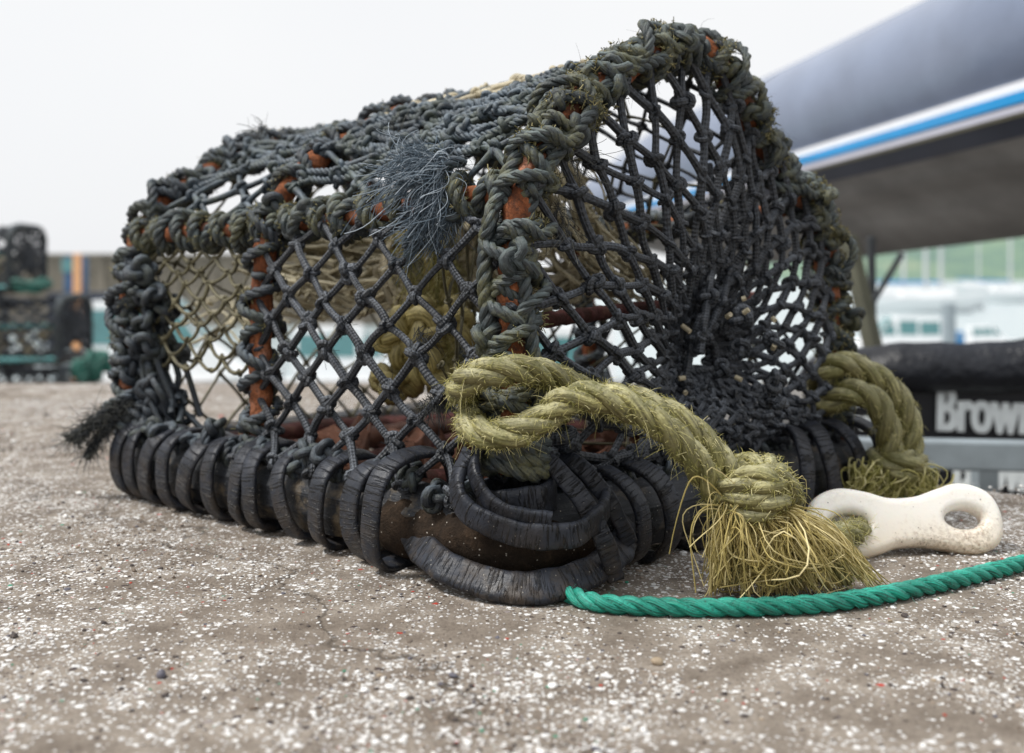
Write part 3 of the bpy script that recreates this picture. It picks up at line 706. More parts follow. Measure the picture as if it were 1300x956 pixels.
# the heavy gathered bundle above and round the eye
for k in range(3):
    x0=U(890,950); c0=P(x0,U(170,300),.93+.0006*(x0-850))+outn*U(.0,.03); c3=P(U(840,960),U(400,520),.90)+outn*U(0,.045)
    c1=c0*.66+c3*.34+RNG.normal(size=3)*.006+A(.010,0,0); c2=c0*.33+c3*.67+RNG.normal(size=3)*.006
    p=spline([c0,c1,c2,c3],ds=.005); tube(mb,p,.0033,7); knots(mb,p[4::7],.0066)
for k in range(10): knots(mb,[P(U(865,935),U(390,560),.92)+outn*U(.0,.05)],.0078)
for k in range(0):
    x0=U(960,1065); c0=P(x0,U(300,600),1.0)+outn*U(0,.02); c3=P(U(850,960),U(430,560),.92)+outn*U(0,.03); p=spline([c0,(c0+c3)/2+RNG.normal(size=3)*.01,c3],ds=.005); tube(mb,p,.0034,7); knots(mb,p[3::6],.0070)
endnet=mb.build('end_net',M['cord'],pot)
mb=Mesh()
for k in range(9):
    mb=Mesh(); c=P(U(850,985),U(370,500),.885); tube(mb,np.array([c,c+outn*.003+RNG.normal(size=3)*.002]),.0021,8); mb.build('cut_cord_end',M['beige'],endnet)

# inner funnel netting, drapes, and the olive bait-cord bundle
mb=Mesh()
def f_fun(u,v):
    th=u; e=(th%1)*240; i=int(e)%240; b=bd[i]+b_*.14; c=Q(.5,.55,.20)+A(math.cos(th*2*PI)*.04,0,math.sin(th*2*PI)*.04)
    return b*(1-v)+c*v+A(0,0,-.02*math.sin(PI*v))
diamond(mb,lambda u,v:f_fun(u,v*.95+.02),28,9,.0013,.0026,jit=.25,k=4,drop=.15)
mb.build('funnel_net',M['twine'],pot)
mb=Mesh()
def drape(pts,n,spread,r,rj=.5):
    base=np.array([P(*q) for q in pts])
    for k in range(n):
        off=RNG.normal(size=3)*spread; pp=base+off+RNG.normal(size=base.shape)*spread*.45
        pl=spline(pp,ds=.006); pl=pl+np.c_[nz(pl,90,k),nz(pl,80,k+3),nz(pl,95,k+7)]*.0022
        tube(mb,pl,r*random.uniform(1-rj,1+rj),5); knots(mb,pl[3::9],r*2.2)
drape([(310,300,1.15),(400,300,1.13),(480,320,1.1),(560,330,1.05),(640,350,1.0)],44,.012,.0022)
drape([(340,370,1.14),(400,385,1.12),(460,360,1.1),(520,330,1.06)],16,.009,.0017)
drape([(690,200,.98),(720,270,.97),(760,330,.98),(820,370,1.0)],34,.013,.0018)
drape([(330,340,1.1),(400,350,1.08),(470,365,1.05),(545,350,1.0),(610,380,.98)],22,.012,.0019)
drape([(600,350,1.0),(680,360,1.0),(760,345,1.0)],20,.010,.0019)
drape([(250,420,1.2),(300,400,1.2),(330,430,1.18)],8,.012,.0015)
mb.build('draped_inner_net',M['drape'],pot)
mb=Mesh()
drape([(500,270,.98),(515,310,.97),(505,360,.97),(520,400,.96)],14,.008,.003)
drape([(560,260,.98),(590,300,.97),(560,370,.97),(545,430,.96)],18,.010,.003)
drape([(640,360,.98),(700,370,.98),(740,350,.99)],9,.008,.003)
mb.build('pale_inner_net',M['beige'],pot)
mb=Mesh()
hp=[]
for k in range(13):
    x0=U(505,575); pp=[P(x0+U(-14,14),y0,.955+U(-.012,.012)) for y0 in (285,330,380,430,470)]; q=rope(mb,pp,.0042,k=5,step=.003,pitch=.02); hp.append(q)
for k in range(26):
    c=P(U(500,570),U(395,500),.95)+RNG.normal(size=3)*.006; knots(mb,[c],.015)
bun=mb.build('bait_cord_bundle',M['golden'],pot)
mb=Mesh()
for q in hp: hairs(mb,q,.006,260,(.006,.02),.0003,1.,1.2,.5)
mb.build('loose_fibres',M['mosshair'],bun)

# rusty cross bar and floor
mb=Mesh(); p=spline([P(672,408,.80),P(760,398,.90),P(850,388,1.0),P(960,378,1.12)],ds=.004); tube(mb,p,.0062,12,amp=.0008,fr=140); mb.build('cross_bar',M['darkrust'],pot)
for i,t in enumerate((.12,.26,.42,.57,.74,.9)):
    mb=Mesh(); p=np.array([Q(s,t,.045+.004*math.sin(s*7+i)) for s in np.linspace(.03,.97,40)]); tube(mb,p,.013,10,amp=.002,fr=90,fl=(.7,1.3)); mb.build('floor_bar',M['wood'] if i%2==0 else M['darkrust'],pot)
mb=Mesh()
for s in(.2,.4,.6,.8):
    p=np.array([Q(s,t,.028) for t in np.linspace(.02,.98,40)]); tube(mb,p,.009,8,amp=.0015,fr=90)
mb.build('floor_rods',M['darkrust'],pot)
mb=Mesh()
for k in range(60):
    s_,t_=U(.05,.85),U(.04,.7); c=Q(s_,t_,.045+U(0,.02)); V=CV*(1+RNG.normal(size=(12,1))*.25)*A(U(.012,.034),U(.008,.018),U(.003,.008)); V=V@rotmats(1)[0].T+c; mb.add(V,CF)
o=mb.build('rust_scale',M['wood'],pot,smooth=False); o['kind']='stuff'

# base: the casing round the frame
cen=A(0,0,0)
def rail_pt(side,k,z=0.0):
    return Q(-.02,k,z) if side=='L' else Q(k,-.02,z)
RC=.034
path=[Q(-.0,.985,RC),Q(-.012,.8,RC),Q(-.012,.5,RC),Q(-.012,.25,RC),Q(-.01,.12,RC),Q(.004,.035,RC),Q(.05,-.01,RC),Q(.16,-.018,RC),Q(.35,-.018,RC),Q(.7,-.018,RC),Q(1.02,-.01,RC)]
bp=spline(path,ds=.004)
mb=Mesh(); tube(mb,bp,.0235,10,amp=.0012,fr=60,fl=(1.15,1.0))
base=mb.build('base_casing',M['casing'],pot,smooth=False)
mb=Mesh()
path2=[Q(1.02,.0,RC),Q(1.02,.5,RC),Q(1.02,1.0,RC),Q(.5,1.02,RC),Q(-.01,1.02,RC)]
tube(mb,spline(path2,ds=.01),.022,10,amp=.001); mb.build('base_casing',M['casing'],pot,smooth=False)
# rubber loops bound round the base frame
def band(center,axis,tilt,ry,rz,w,th=.0050,zc=None,roll=0):
    ry*=.95*U(.96,1.03); rz*=.95*U(.97,1.02); w*=U(.82,1.22); tilt=tilt*1.5+U(-.06,.06); center=center+A(0,0,-.001)
    axis=nrm(axis+A(0,0,tilt)+nrm(np.cross(axis,A(0,0,1)))*U(-.12,.12)); side_=nrm(np.cross(axis,A(0,0,1))); upv=np.cross(side_,axis)
    n=72; a=np.arange(n)/n*2*PI
    sq=lambda x:np.sign(x)*np.abs(x)**.82
    ph=U(0,6); wob=1+.02*np.sin(a*3+ph)+.010*np.sin(a*5+ph*2)
    p=center+side_[None]*(sq(np.cos(a))*ry*wob)[:,None]+upv[None]*(sq(np.sin(a))*rz*wob)[:,None]+axis[None]*(.004*np.sin(a*2+ph))[:,None]
    p[:,2]=np.maximum(p[:,2],.003)
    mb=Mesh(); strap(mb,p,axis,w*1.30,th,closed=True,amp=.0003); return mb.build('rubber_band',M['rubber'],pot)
aL=nrm(b_); aR=nrm(a_)
def tL(x): u=(x-650)/F; return -.75*u/(.38+.335*u)
def sR(x): u=(x-650)/F; return .75*u/(.306-.285*u)
for x,tilt,ry,rz,w in((190,.1,.031,.035,.012),(205,-.1,.033,.036,.013),(226,.05,.033,.036,.012),(252,-.1,.034,.037,.013),(280,.15,.034,.036,.012),(308,-.05,.034,.037,.013),(344,.05,.035,.038,.013),(361,.02,.034,.036,.012),(402,-.12,.035,.037,.0135),(452,.1,.036,.038,.0135),(500,-.05,.036,.038,.0130)):
    c=Q(-.012,tL(x),.0375); band(c,aL,tilt,ry,rz,w)
band(Q(-.012,tL(538),.0425)+A(-.66,-.75,0)*.007,nrm(aL+A(-.10,.25,.10)),.05,.045,.0445,.0150)
for x,tilt,ry,rz,w in((752,.0,.037,.038,.013),(790,.12,.037,.040,.0135),(862,-.25,.038,.042,.014),(972,-.15,.036,.045,.014),(1010,.1,.036,.045,.013),(1040,0,.036,.044,.013),(1064,.1,.036,.042,.013)):
    c=Q(sR(x),-.018,.0385); band(c,aR,tilt,ry,rz,w)
# corner pieces
def gl(pts,z): return np.array([np.append(G(px,py)[:2],z) for px,py in pts])
mb=Mesh(); p=spline([P(522,668,.790),P(532,690,.768),P(560,716,.738),P(605,736,.720),P(650,746,.709),P(700,744,.709),P(750,726,.728),P(785,698,.76),P(800,668,.785)],ds=.003)
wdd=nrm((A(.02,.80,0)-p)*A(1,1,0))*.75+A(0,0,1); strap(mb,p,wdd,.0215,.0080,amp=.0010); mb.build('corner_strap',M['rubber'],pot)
mb=Mesh(); p=spline([Q(-.008,.20,.031),Q(-.004,.12,.031),Q(.0,.05,.031),Q(.045,.0,.031),Q(.15,-.01,.030)],ds=.003); tube(mb,p,.0300,18,amp=.0028,fr=70,fl=(.85,1.0)); mb.build('corner_mud',M['mud'],pot)
mb=Mesh(); p=spline([P(598,572,.738),P(583,600,.735),P(581,632,.725),P(600,655,.716),P(640,672,.708),P(690,681,.706),P(735,676,.712),P(762,655,.73),P(772,630,.76)],ds=.003)
k=len(p); wd=np.array([A(0,-.1,1)]*k); f=np.linspace(0,1,k); wd[f<.3]=A(.5,-1,.2); 
wv=np.array([A(.6,-.9,.3)*max(0,1-q*3.2)+A(0,-.12,1)*min(1,q*3.2) for q in f]); strap(mb,p,wv,.0175,.006,amp=.0009); mb.build('corner_strap',M['rubber'],pot)
mb=Mesh(); p=spline([P(612,566,.74),P(600,590,.728),P(612,625,.716),P(640,650,.708),P(700,662,.706)],ds=.003); k=len(p)
strap(mb,p,np.array([A(.5,-1,.2)*(1-q)+A(0,-.1,1)*q for q in np.linspace(0,1,k)]),.013,.005,amp=.0008); mb.build('corner_strap',M['rubber'],pot)
n=60; a=np.arange(n)/n*2*PI; mb=Mesh(); c=P1+A(.003,-.003,.062)
strap(mb,np.stack([c[0]+.0245*np.cos(a),c[1]+.0245*np.sin(a),c[2]+.003*np.sin(a+1)],1),A(0,0,1),.023,.006,closed=True,amp=.0012); mb.build('post_collar',M['rubber'],pot)
mb=Mesh(); 
for zz,rr_ in((.080,.0205),(.088,.0195),(.096,.0185)):
    rope(mb,np.stack([c[0]+rr_*np.cos(a*1.0),c[1]+rr_*np.sin(a),zz+.004*np.sin(a*2)+a*.0008],1),.0062,k=7,pitch=.03)
mb.build('post_lashing',M['wrap'],pot)
mb=Mesh(); p=spline([P(684,575,.745),P(712,600,.735),P(742,640,.728),P(768,690,.728),P(782,735,.735)],ds=.003); strap(mb,p,A(1,.1,.75),.0135,.006,amp=.0008); mb.build('corner_strap',M['rubber'],pot)
mb=Mesh(); p=spline([P(706,572,.77),P(740,596,.755),P(775,640,.755),P(800,690,.765)],ds=.003); strap(mb,p,A(1,.2,.7),.012,.005,amp=.0008); mb.build('corner_strap',M['rubber'],pot)
mb=Mesh(); p=spline([Q(-.0,.05,.055),P(668,560,.76),P(705,572,.775),P(760,598,.80)],ds=.003); strap(mb,p,A(0,0,1),.012,.004); mb.build('corner_strap',M['rubber'],pot)
mb=Mesh(); knots(mb,[P(700,560,.765),P(718,566,.77),P(690,572,.76)],.012); mb.build('black_knot',M['cord'],pot)

# frayed tufts
def tuft(mb,src,n,dirs,length,r=.0003,m=9,spread=.004,curl=.35,grav=.5):
    st=src+RNG.normal(size=(n,3))*spread; i=RNG.integers(0,len(dirs),n); dr=nrm(np.array(dirs,float)[i]+RNG.normal(size=(n,3))*.28)
    l=U(length[0],length[1],(n,1)); b1=RNG.normal(size=(n,3))*curl; b2=RNG.normal(size=(n,3))*curl*.7
    pa=[]
    for q in np.linspace(0,1,m): pa.append(st+dr*l*q+b1*l*q*q+b2*l*np.sin(q*5)*.25+A(0,0,-grav)*l*q*q)
    batch(mb,np.stack(pa,1),r*U(.6,1.5,(n,1))*np.linspace(1,.6,m)[None],3)
mb=Mesh()
def lock(S,C1,D,per,r0=.0003,loose=.004,m=16,fr=9):
    q=np.linspace(0,1,m)[None,:,None]; L=U(.6,1.1,(per,1,1)); qq=q*L; tw=RNG.uniform(0,6,(per,1,1))
    base=S*(1-qq)**2+2*C1*qq*(1-qq)+D*qq*qq
    o0=RNG.normal(size=(per,1,3))*.0028; o1=RNG.normal(size=(per,1,3))*loose; o2=RNG.normal(size=(per,1,3))*loose
    pa=base+o0*(1-q)+o1*q*q+o2*np.sin(PI*q)+np.concatenate([np.sin(q*fr+tw),np.cos(q*fr*.9+tw),np.sin(q*fr*.8+tw*2)],2)*.0042*q
    batch(mb,pa,r0*U(.5,1.5,(per,1))*np.linspace(1,.6,m)[None],3,rnd=np.clip(RNG.random(per)*.7+random.random()*.3,0,1))
for k in range(15):
    lock(P(U(545,572),U(203,225),.80),P(U(520,560),U(195,225),.79),P(U(462,525),U(215,285),.79),22,.00036,.007)
for k in range(20):
    lock(P(U(543,572),U(210,238),.80),P(U(535,575),U(250,280),.785),P(U(505,568),U(280,335),.79),24,.00036,.006)
for k in range(7):
    lock(P(U(495,545),U(210,225),.80),P(U(495,540),U(185,205),.80),P(U(478,535),U(152,190),.80),7,.00025)
lock(P(555,225,.80),P(590,235,.79),P(592,300,.79),26,.00022,.010)
o=mb.build('frayed_tuft',M['bluehair'],pot)
mb=Mesh()
for e_ in range(6): rope(mb,[P(565,212,.795),P(U(545,565),240,.79),P(U(525,565),275,.79),P(U(512,560),U(300,325),.79)],.0022,k=5,step=.0015,pitch=.012)
p=rope(mb,[P(590,205,.80),P(568,208,.795),P(552,230,.795),P(540,262,.797),P(528,300,.80),P(518,326,.80)],.0045,k=6)
hairs(mb,p,.004,300,(.006,.02),.00022,.8,1.,.3); mb.build('rope_tail',M['topcord'],o)
mb=Mesh()
for e in([P(165,515,1.06),P(140,528,1.05),P(112,545,1.04),P(95,562,1.04)],[P(165,520,1.06),P(142,540,1.05),P(122,560,1.045),P(110,582,1.04)],[P(165,520,1.06),P(135,522,1.05),P(105,545,1.04),P(84,556,1.04)]):
    p=rope(mb,e,.0040,k=5); hairs(mb,p,.004,420,(.006,.018),.00035,.8,1.1,.2)
mb.build('frayed_tuft',M['blackhair'],pot)
for c in (P(535,425,.80),P(545,510,.79),P(560,500,.79),P(330,170,1.02),P(505,165,.95)):
    mb=Mesh(); tuft(mb,c,45,[(0,0,-1),(-.4,0,-.6),(.4,0,-.5)] if c[2]<.25 else [(0,0,1),(-.5,0,.6)],(.005,.016),.0003,6,.004,.4,.2); mb.build('frayed_tuft',M['blackhair'],pot)

# ------------------------------------------------------------------ thick olive ropes
def olive_rope(name,label,paths,r,knot,tail_src,tails,hn=1500,post=None,scale=1.0):
    root=empty(name,post); tag(root,label,'rope',group='olive ropes tied to the lobster pot')
    mb=Mesh(); hp=[]
    for pp in paths: hp.append(rope(mb,pp,r,pitch=r*6.2,k=9,step=r*.22,amp=r*.03))
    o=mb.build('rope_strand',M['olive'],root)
    mb=Mesh()
    for q in hp:
        hairs(mb,q,r*1.0,int(hn*2.6*len(q)/600),(.0018,.0052),.00026,.30,1.5,.25); hairs(mb,q,r*.95,int(hn*.25*len(q)/600),(.006,.013),.00020,.9,.8,.6)
    mb.build('loose_fibres',M['mosshair'],o)
    mb=Mesh(); kp=[]
    for pp in knot: kp.append(rope(mb,pp,r*.88,pitch=r*5.5,k=9,step=r*.22,amp=r*.03))
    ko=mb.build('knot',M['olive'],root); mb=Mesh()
    for q in kp: hairs(mb,q,r*.9,int(hn*2.6*len(q)/600),(.002,.006),.00026,.40,1.2,.3)
    mb.build('loose_fibres',M['mosshair'],ko)
    return root,o,ko
r=.0101
loopU=[P(800,524,.80),P(745,500,.765),P(700,478,.738),P(655,470,.716),P(612,475,.710),P(588,488,.722),P(590,500,.755),P(640,500,.785),P(700,498,.78),P(745,502,.755),P(790,506,.735),P(840,522,.728),P(885,552,.728),P(920,595,.728),P(945,632,.728)]
loopL=[P(720,522,.785),P(660,520,.79),P(612,524,.765),P(596,538,.732),P(618,551,.712),P(655,548,.706),P(692,530,.712),P(712,512,.712),P(748,503,.708),P(795,514,.705),P(845,545,.706),P(882,585,.712),P(912,628,.722)]
KC=P(957,616,.725)
def coil(c,ax,R1,R2,turns,h,n=40,ph=0,el=A(0,0,1)):
    ax=nrm(ax); e1=nrm(np.cross(ax,el)); e2=np.cross(ax,e1); t=np.linspace(0,1,n)
    a=ph+t*turns*2*PI
    return c+e1*(R1*np.cos(a))[:,None]+e2*(R2*np.sin(a))[:,None]+ax*((t-.5)*h)[:,None]
ax=nrm(P(945,660,.725)-P(930,600,.725))
kn=[coil(KC+A(-.003,.001,-.003),A(.34,.1,-1),.0225,.019,2.2,.024,ph=2.2,n=60),
    spline([P(905,640,.735),P(925,622,.712),P(960,606,.705),P(990,612,.712),P(1003,630,.725),P(985,655,.74),P(950,640,.735)],n=30)]
rt,oo,ko=olive_rope('tied_rope','thick olive mossy rope looped round the near corner post, ending in straw coloured fray',[loopU,loopL],r,kn,None,None,3800,P1+A(.1,-.03,0))
# the frayed end
mb=Mesh()
def fan(src_px,dst_px,n,d0,d1,r0=.00042,curl=.006,m=11,zmin=.0008):
    for _ in range(1):
        pa=[]
        sx=U(src_px[0],src_px[1],n); sy=U(src_px[2],src_px[3],n); dx=U(dst_px[0],dst_px[1],n); dy=U(dst_px[2],dst_px[3],n)
        S=np.array([P(x,y,d0+U(-.008,.008)) for x,y in zip(sx,sy)]); D=np.array([P(x,y,Y) for x,y,Y in zip(dx,dy,U(d1-.012,d1+.02,n))])
        D[:,2]=np.maximum(D[:,2],zmin+U(0,.003,n))
        b=RNG.normal(size=(n,3))*curl; b2=RNG.normal(size=(n,3))*curl*.5; bow=A(0,-.006,.008)
        for q in np.linspace(0,1,m): 
            g=q**.9; pt=S*(1-g)+D*g+(b+bow)*np.sin(PI*q)+b2*np.sin(2.3*PI*q); pt[:,2]=np.maximum(pt[:,2],zmin); pa.append(pt)
        batch(mb,np.stack(pa,1),r0*U(.5,1.5,(n,1))*np.linspace(1,.75,m)[None],4)
def locks(n,srcx,srcy,dsts,d0,d1,per,r0=.00042,loose=.004,wav=.004,m=13):
    for k in range(n):
        x0=srcx[0]+(srcx[1]-srcx[0])*(k+.5)/n; S=P(x0+U(-5,5),U(*srcy),d0+U(-.010,.008))
        dx,dy=dsts[0]+(dsts[1]-dsts[0])*((k+.5)/n)**1.0+U(-16,16),U(dsts[2],dsts[3]); D=P(dx,dy,d1+U(-.006,.022)); D[2]=max(D[2],U(.0012,.006))
        mid=(S+D)/2+A(0,-.004,.009)+RNG.normal(size=3)*wav; q=np.linspace(0,1,m)[None,:,None]
        base=S*(1-q)**2+2*mid*q*(1-q)+D*q*q; o0=RNG.normal(size=(per,1,3))*.0020; o1=RNG.normal(size=(per,1,3))*loose*A(1,.8,.6); o2=RNG.normal(size=(per,1,3))*loose*.9; L=U(.72,1.06,(per,1,1)); qq=q*L
        base=S*(1-qq)**2+2*mid*qq*(1-qq)+D*qq*qq
        tw=RNG.uniform(0,6,(per,1,1)); pa=base+o0*(1-q)+o1*q+o2*np.sin(PI*q)+np.concatenate([np.sin(q*9+tw),np.cos(q*8+tw),np.sin(q*7+tw*2)],2)*.0009
        pa[:,:,2]=np.maximum(pa[:,:,2],.0007); batch(mb,pa,r0*U(.5,1.6,(per,1))*np.linspace(1,.7,m)[None],4,rnd=np.clip(RNG.random(per)*.7+random.random()*.3,0,1))
locks(17,(916,990),(640,652),(903,1030,738,757),.727,.716,58)
locks(12,(940,1000),(642,655),(975,1128,738,752),.722,.722,60)
locks(9,(916,1000),(640,655),(905,1080,715,745),.718,.708,26,.0004,.009,.012)
fan((925,1000,640,660),(915,1095,715,757),46,.722,.710,.0004,.016)
mb.build('frayed_end',M['strawhair'],rt)
mb=Mesh()
for k in range(16):
    s=P(U(920,985),648,.727); dpx=U(912,1085); d=P(dpx,740,.722); d[2]=max(d[2],.004); rope(mb,[s,(s+d)/2+A(0,-.003,.010)+RNG.normal(size=3)*.002,d],.0033,k=5,step=.002,pitch=.03)
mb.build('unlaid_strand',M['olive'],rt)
# tail that carries on through the toggle
mb=Mesh(); tl=rope(mb,[P(965,635,.74),P(995,655,.745),P(1025,672,.765),P(1060,682,.80),P(1090,674,.833),P(1105,668,.855)],.0098,pitch=.058,k=9,step=.0024,amp=.0003)
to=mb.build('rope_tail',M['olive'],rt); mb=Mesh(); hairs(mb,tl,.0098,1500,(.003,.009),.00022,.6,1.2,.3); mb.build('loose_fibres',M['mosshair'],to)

rr_=.0128
lp1=[P(1070,520,1.04),P(1048,500,1.02),P(1042,478,1.01),P(1062,462,1.0),P(1092,468,1.0),P(1125,488,1.0),P(1148,520,1.0),P(1156,560,1.0),P(1146,596,1.0)]
lp2=[P(1030,505,1.03),P(1050,512,1.01),P(1078,498,.992),P(1105,504,.985),P(1122,528,.985),P(1130,562,.988),P(1128,596,.99)]
kn2=[coil(P(1138,588,.995),A(.05,.1,-1),.019,.019,1.5,.012,ph=.5)]
rt2,o2,k2=olive_rope('tied_rope','olive rope arching from the far corner post beside the trailer, ending in a bushy fray',[lp1,lp2],rr_*.92,kn2,None,None,2200,P(1130,640,1.0)*A(1,1,0))
mb=Mesh()
fan((1112,1160,590,603),(1085,1135,622,640),420,.995,.985,.0006,.006)
fan((1115,1160,590,603),(1125,1190,618,636),420,.995,.985,.0006,.006)
fan((1085,1110,592,606),(1075,1110,615,636),200,.99,.985,.0006,.006)
tube(mb,spline([P(1180,622,.985),P(1198,618,.98),P(1208,612,.98),P(1211,602,.98)],n=14),.0010,5,rnd=.8)
mb.build('frayed_end',M['mosshair'],rt2)

# ------------------------------------------------------------------ green rope
mb=Mesh()
gpts=[(1345,703),(1300,716),(1230,734),(1160,750),(1090,763),(1020,771),(940,774),(860,774),(790,771),(752,767),(724,757),(700,742)]
gp=[np.append(G(x,y+9)[:2],.0060) for x,y in gpts]+[A(.06,.80,.006),A(.12,.9,.006),A(.20,.95,.006)]+[np.append(G(x,y)[:2],.0060) for x,y in((1008,650),(1040,640),(1090,636),(1150,641))]
q=rope(mb,gp,.0058,pitch=.037,k=9,step=.0016,amp=.00012); hairs(mb,q,.0058,700,(.002,.006),.00012,.5,1.4,.2)
tag(mb.build('green_rope',M['green']),'bright green twisted rope curving across the quay in front of the frayed rope end','rope')

# ------------------------------------------------------------------ white plastic toggle
def toggle():
    cu=bpy.data.curves.new('toggle','CURVE'); cu.dimensions='2D'; cu.fill_mode='BOTH'; cu.extrude=.0025; cu.bevel_depth=.0068; cu.bevel_resolution=6
    def poly(pts):
        sp=cu.splines.new('POLY'); sp.points.add(len(pts)-1); sp.use_cyclic_u=True
        for p_,(x,y) in zip(sp.points,pts): p_.co=(x,y,0,1)
    L=.0500; out=[]
    ctrl=[(-L-.0235,0),(-L-.019,.0150),(-L-.002,.0215),(-L+.018,.0185),(-.012,.0125),(.012,.0125),(L-.018,.0175),(L+.002,.0215),(L+.020,.0150),(L+.0245,0),(L+.019,-.0150),(L+.002,-.0205),(L-.018,-.0165),(.012,-.0125),(-.012,-.0125),(-L+.018,-.0175),(-L-.002,-.0205),(-L-.019,-.0150)]
    sp=spline([A(x,y,0) for x,y in ctrl],n=110,closed=True); poly([(p[0]*.955,p[1]) for p in sp])
    for sx in(-1,1):
        poly([(sx*.0465+.0225*math.cos(a),.0150*math.sin(a)) for a in np.linspace(0,-2*PI,48,endpoint=False)])
    o=bpy.data.objects.new('toggle_tmp',cu); COL.objects.link(o); dg=bpy.context.evaluated_depsgraph_get(); dg.update()
    me=bpy.data.meshes.new_from_object(o.evaluated_get(dg)); bpy.data.objects.remove(o)
    me.name='toggle'; me.materials.clear(); me.materials.append(M['toggle'])
    for pl in me.polygons: pl.use_smooth=True
    t=bpy.data.objects.new('rope_toggle',me); COL.objects.link(t); return t
tg=toggle()
tc_=P(1148,664,.842); tg.location=tuple(tc_); tg.rotation_euler=(math.radians(62),math.radians(-1),math.radians(7))
tag(tg,'milky white plastic toggle with an oval hole at each end, threaded on the olive rope','toggle')

# cut stone lump beyond the toggle
m1=Mesh(); V=CV*A(.028,.018,.012)+np.append(G(1060,640)[:2]+A(.0,.02),.010); m1.add(V,CF); m1.build('x',M['stone']).name='stone'
o=bpy.data.objects['stone']; tag(o,'small flat yellowish stone on the quay edge behind the white toggle','stone'); bevel(o,.003)

# ------------------------------------------------------------------ grey inflatable boat on its trailer
RB=empty('inflatable_boat',(1.3,3.2,-.5)); tag(RB,'slate grey inflatable boat with a white and blue rubbing strip raised on a trailer','boat')
# strake line control points (photo direction, distance); from beyond the right edge to the bow
ctl=[(1900,-62,1.72),(1600,30,2.05),(1300,118,2.5),(1160,160,2.95),(1020,201,3.6),(900,236,4.35),(820,259,5.0),(765,275,5.6),(725,287,6.0)]
sk=spline([P(*c) for c in ctl],n=90)
T=nrm(np.gradient(sk,axis=0)); side_=nrm(np.cross(T,A(0,0,1))); 
if (side_[30]@A(-1,-1,0))<0: side_=-side_
kk=np.linspace(0,1,90); tr=.245*(1-.45*np.clip((kk-.75)/.25,0,1)**1.5); tr[-1]=.02; tr[-2]=.08; tr[-3]=.11
cen_=sk-side_*(tr*.80)[:,None]+A(0,0,1)*(tr*.62)[:,None]
mb=Mesh(); na=28; V=np.zeros((90,na,3))
for j in range(na):
    an=-PI*.55+j/na*2*PI; V[:,j]=cen_+side_*(tr*math.cos(an))[:,None]+A(0,0,1)*(tr*math.sin(an))[:,None]
mb.add(V.reshape(-1,3),ring_quads(90,na,False)); mb.build('side_tube',M['tubegrey'],RB)
def strip(nm,off0,off1,outw,mat):
    mb=Mesh(); rows=[]
    for dz,ow in((off0,0.0),(off0,outw),(off1,outw),(off1,0.0)):
        rows.append(sk+A(0,0,1)*(dz*np.clip(tr/.245,.3,1))[:,None]+side_*(ow+.004))
    g=np.stack(rows,1); grid(mb,g); grid(mb,g[:,::-1]+0*1e-4) if False else None
    return mb.build(nm,mat,RB,smooth=False)
strip('rubbing_strip',.024,.001,.016,M['white']); strip('rubbing_strip',.0,-.026,.022,M['blue']); strip('rubbing_strip',-.029,-.047,.018,M['lav']); strip('rubbing_strip',-.048,-.054,.014,M['oliveline'])
mb=Mesh(); g=np.stack([sk+A(0,0,-.054)+side_*.010,sk+A(0,0,-.095)-side_*.02],1); grid(mb,g); mb.build('skirt',M['navy'],RB)
mb=Mesh(); cols=[]
bot=spline([P(*c) for c in ((1900,225,2.3),(1600,262,2.6),(1300,301,3.1),(1160,318,3.6),(1060,330,4.2),(960,334,4.9),(880,330,5.5),(800,312,5.9),(740,292,6.1))],n=90)
top=sk+A(0,0,-.094)-side_*.018
for q,dz in ((0,0),(.14,.0),(.15,-.012),(.34,.012),(.55,.016),(.56,.002),(.78,.012),(1,0)):
    cols.append(top*(1-q)+bot*q+A(0,0,dz))
cols.append(bot-side_*.30+A(0,0,.30)); grid(mb,np.stack(cols,1)); mb.build('hull',M['hull'],RB)
# trailer
TR=empty('boat_trailer',(1.3,1.6,-.5)); tag(TR,'galvanised boat trailer with a flat side beam and dark upright supports under the grey boat','trailer')
def bar(mb,a,b,w,h=None,up=A(0,0,1)):
    h=h or w; T=nrm(b-a); S=nrm(np.cross(T,up)) if abs(T@up)<.98 else A(1,0,0); N=np.cross(S,T); v=[]
    for c in(a,b):
        for i,j in((-1,-1),(1,-1),(1,1),(-1,1)): v.append(c+S*i*w/2+N*j*h/2)
    mb.add(np.array(v),[(0,1,2,3),(7,6,5,4),(0,4,5,1),(1,5,6,2),(2,6,7,3),(3,7,4,0)])
mb=Mesh(); bar(mb,P(985,572,1.62),P(1500,583,1.52),.03,.043); bevel(mb.build('side_beam',M['galv'],TR,smooth=False),.004)
mb=Mesh(); bar(mb,P(1076,300,2.6),P(1122,500,2.5),.034,.034); bevel(mb.build('support',M['olivesteel'],TR,smooth=False),.004)
mb=Mesh(); bar(mb,P(1106,300,2.75),P(1109,500,2.75),.018,.018); bevel(mb.build('support',M['darksteel'],TR,smooth=False),.004)
mb=Mesh(); bar(mb,P(1145,322,2.7),P(1108,384,2.7),.012,.012); mb.build('brace',M['darksteel'],TR,smooth=False)
mb=Mesh(); bar(mb,P(1250,560,1.66),P(1250,1010,1.66),.03,.03); mb.build('leg',M['galv'],TR,smooth=False)
for x in(1000,1480):
    mb=Mesh(); c=P(x,620,1.75); c[2]=-.5+.17
    n=40; a=np.arange(n)/n*2*PI; tube(mb,np.stack([c[0]+.115*np.cos(a),np.full(n,c[1]),c[2]+.115*np.sin(a)],1),.05,12,closed=True); whl=mb.build('wheel',M['blacktube'],TR)
    mb=Mesh(); tube(mb,np.array([c+A(0,-.03,0),c+A(0,.03,0)]),.075,20); mb.build('rim',M['galv'],whl)
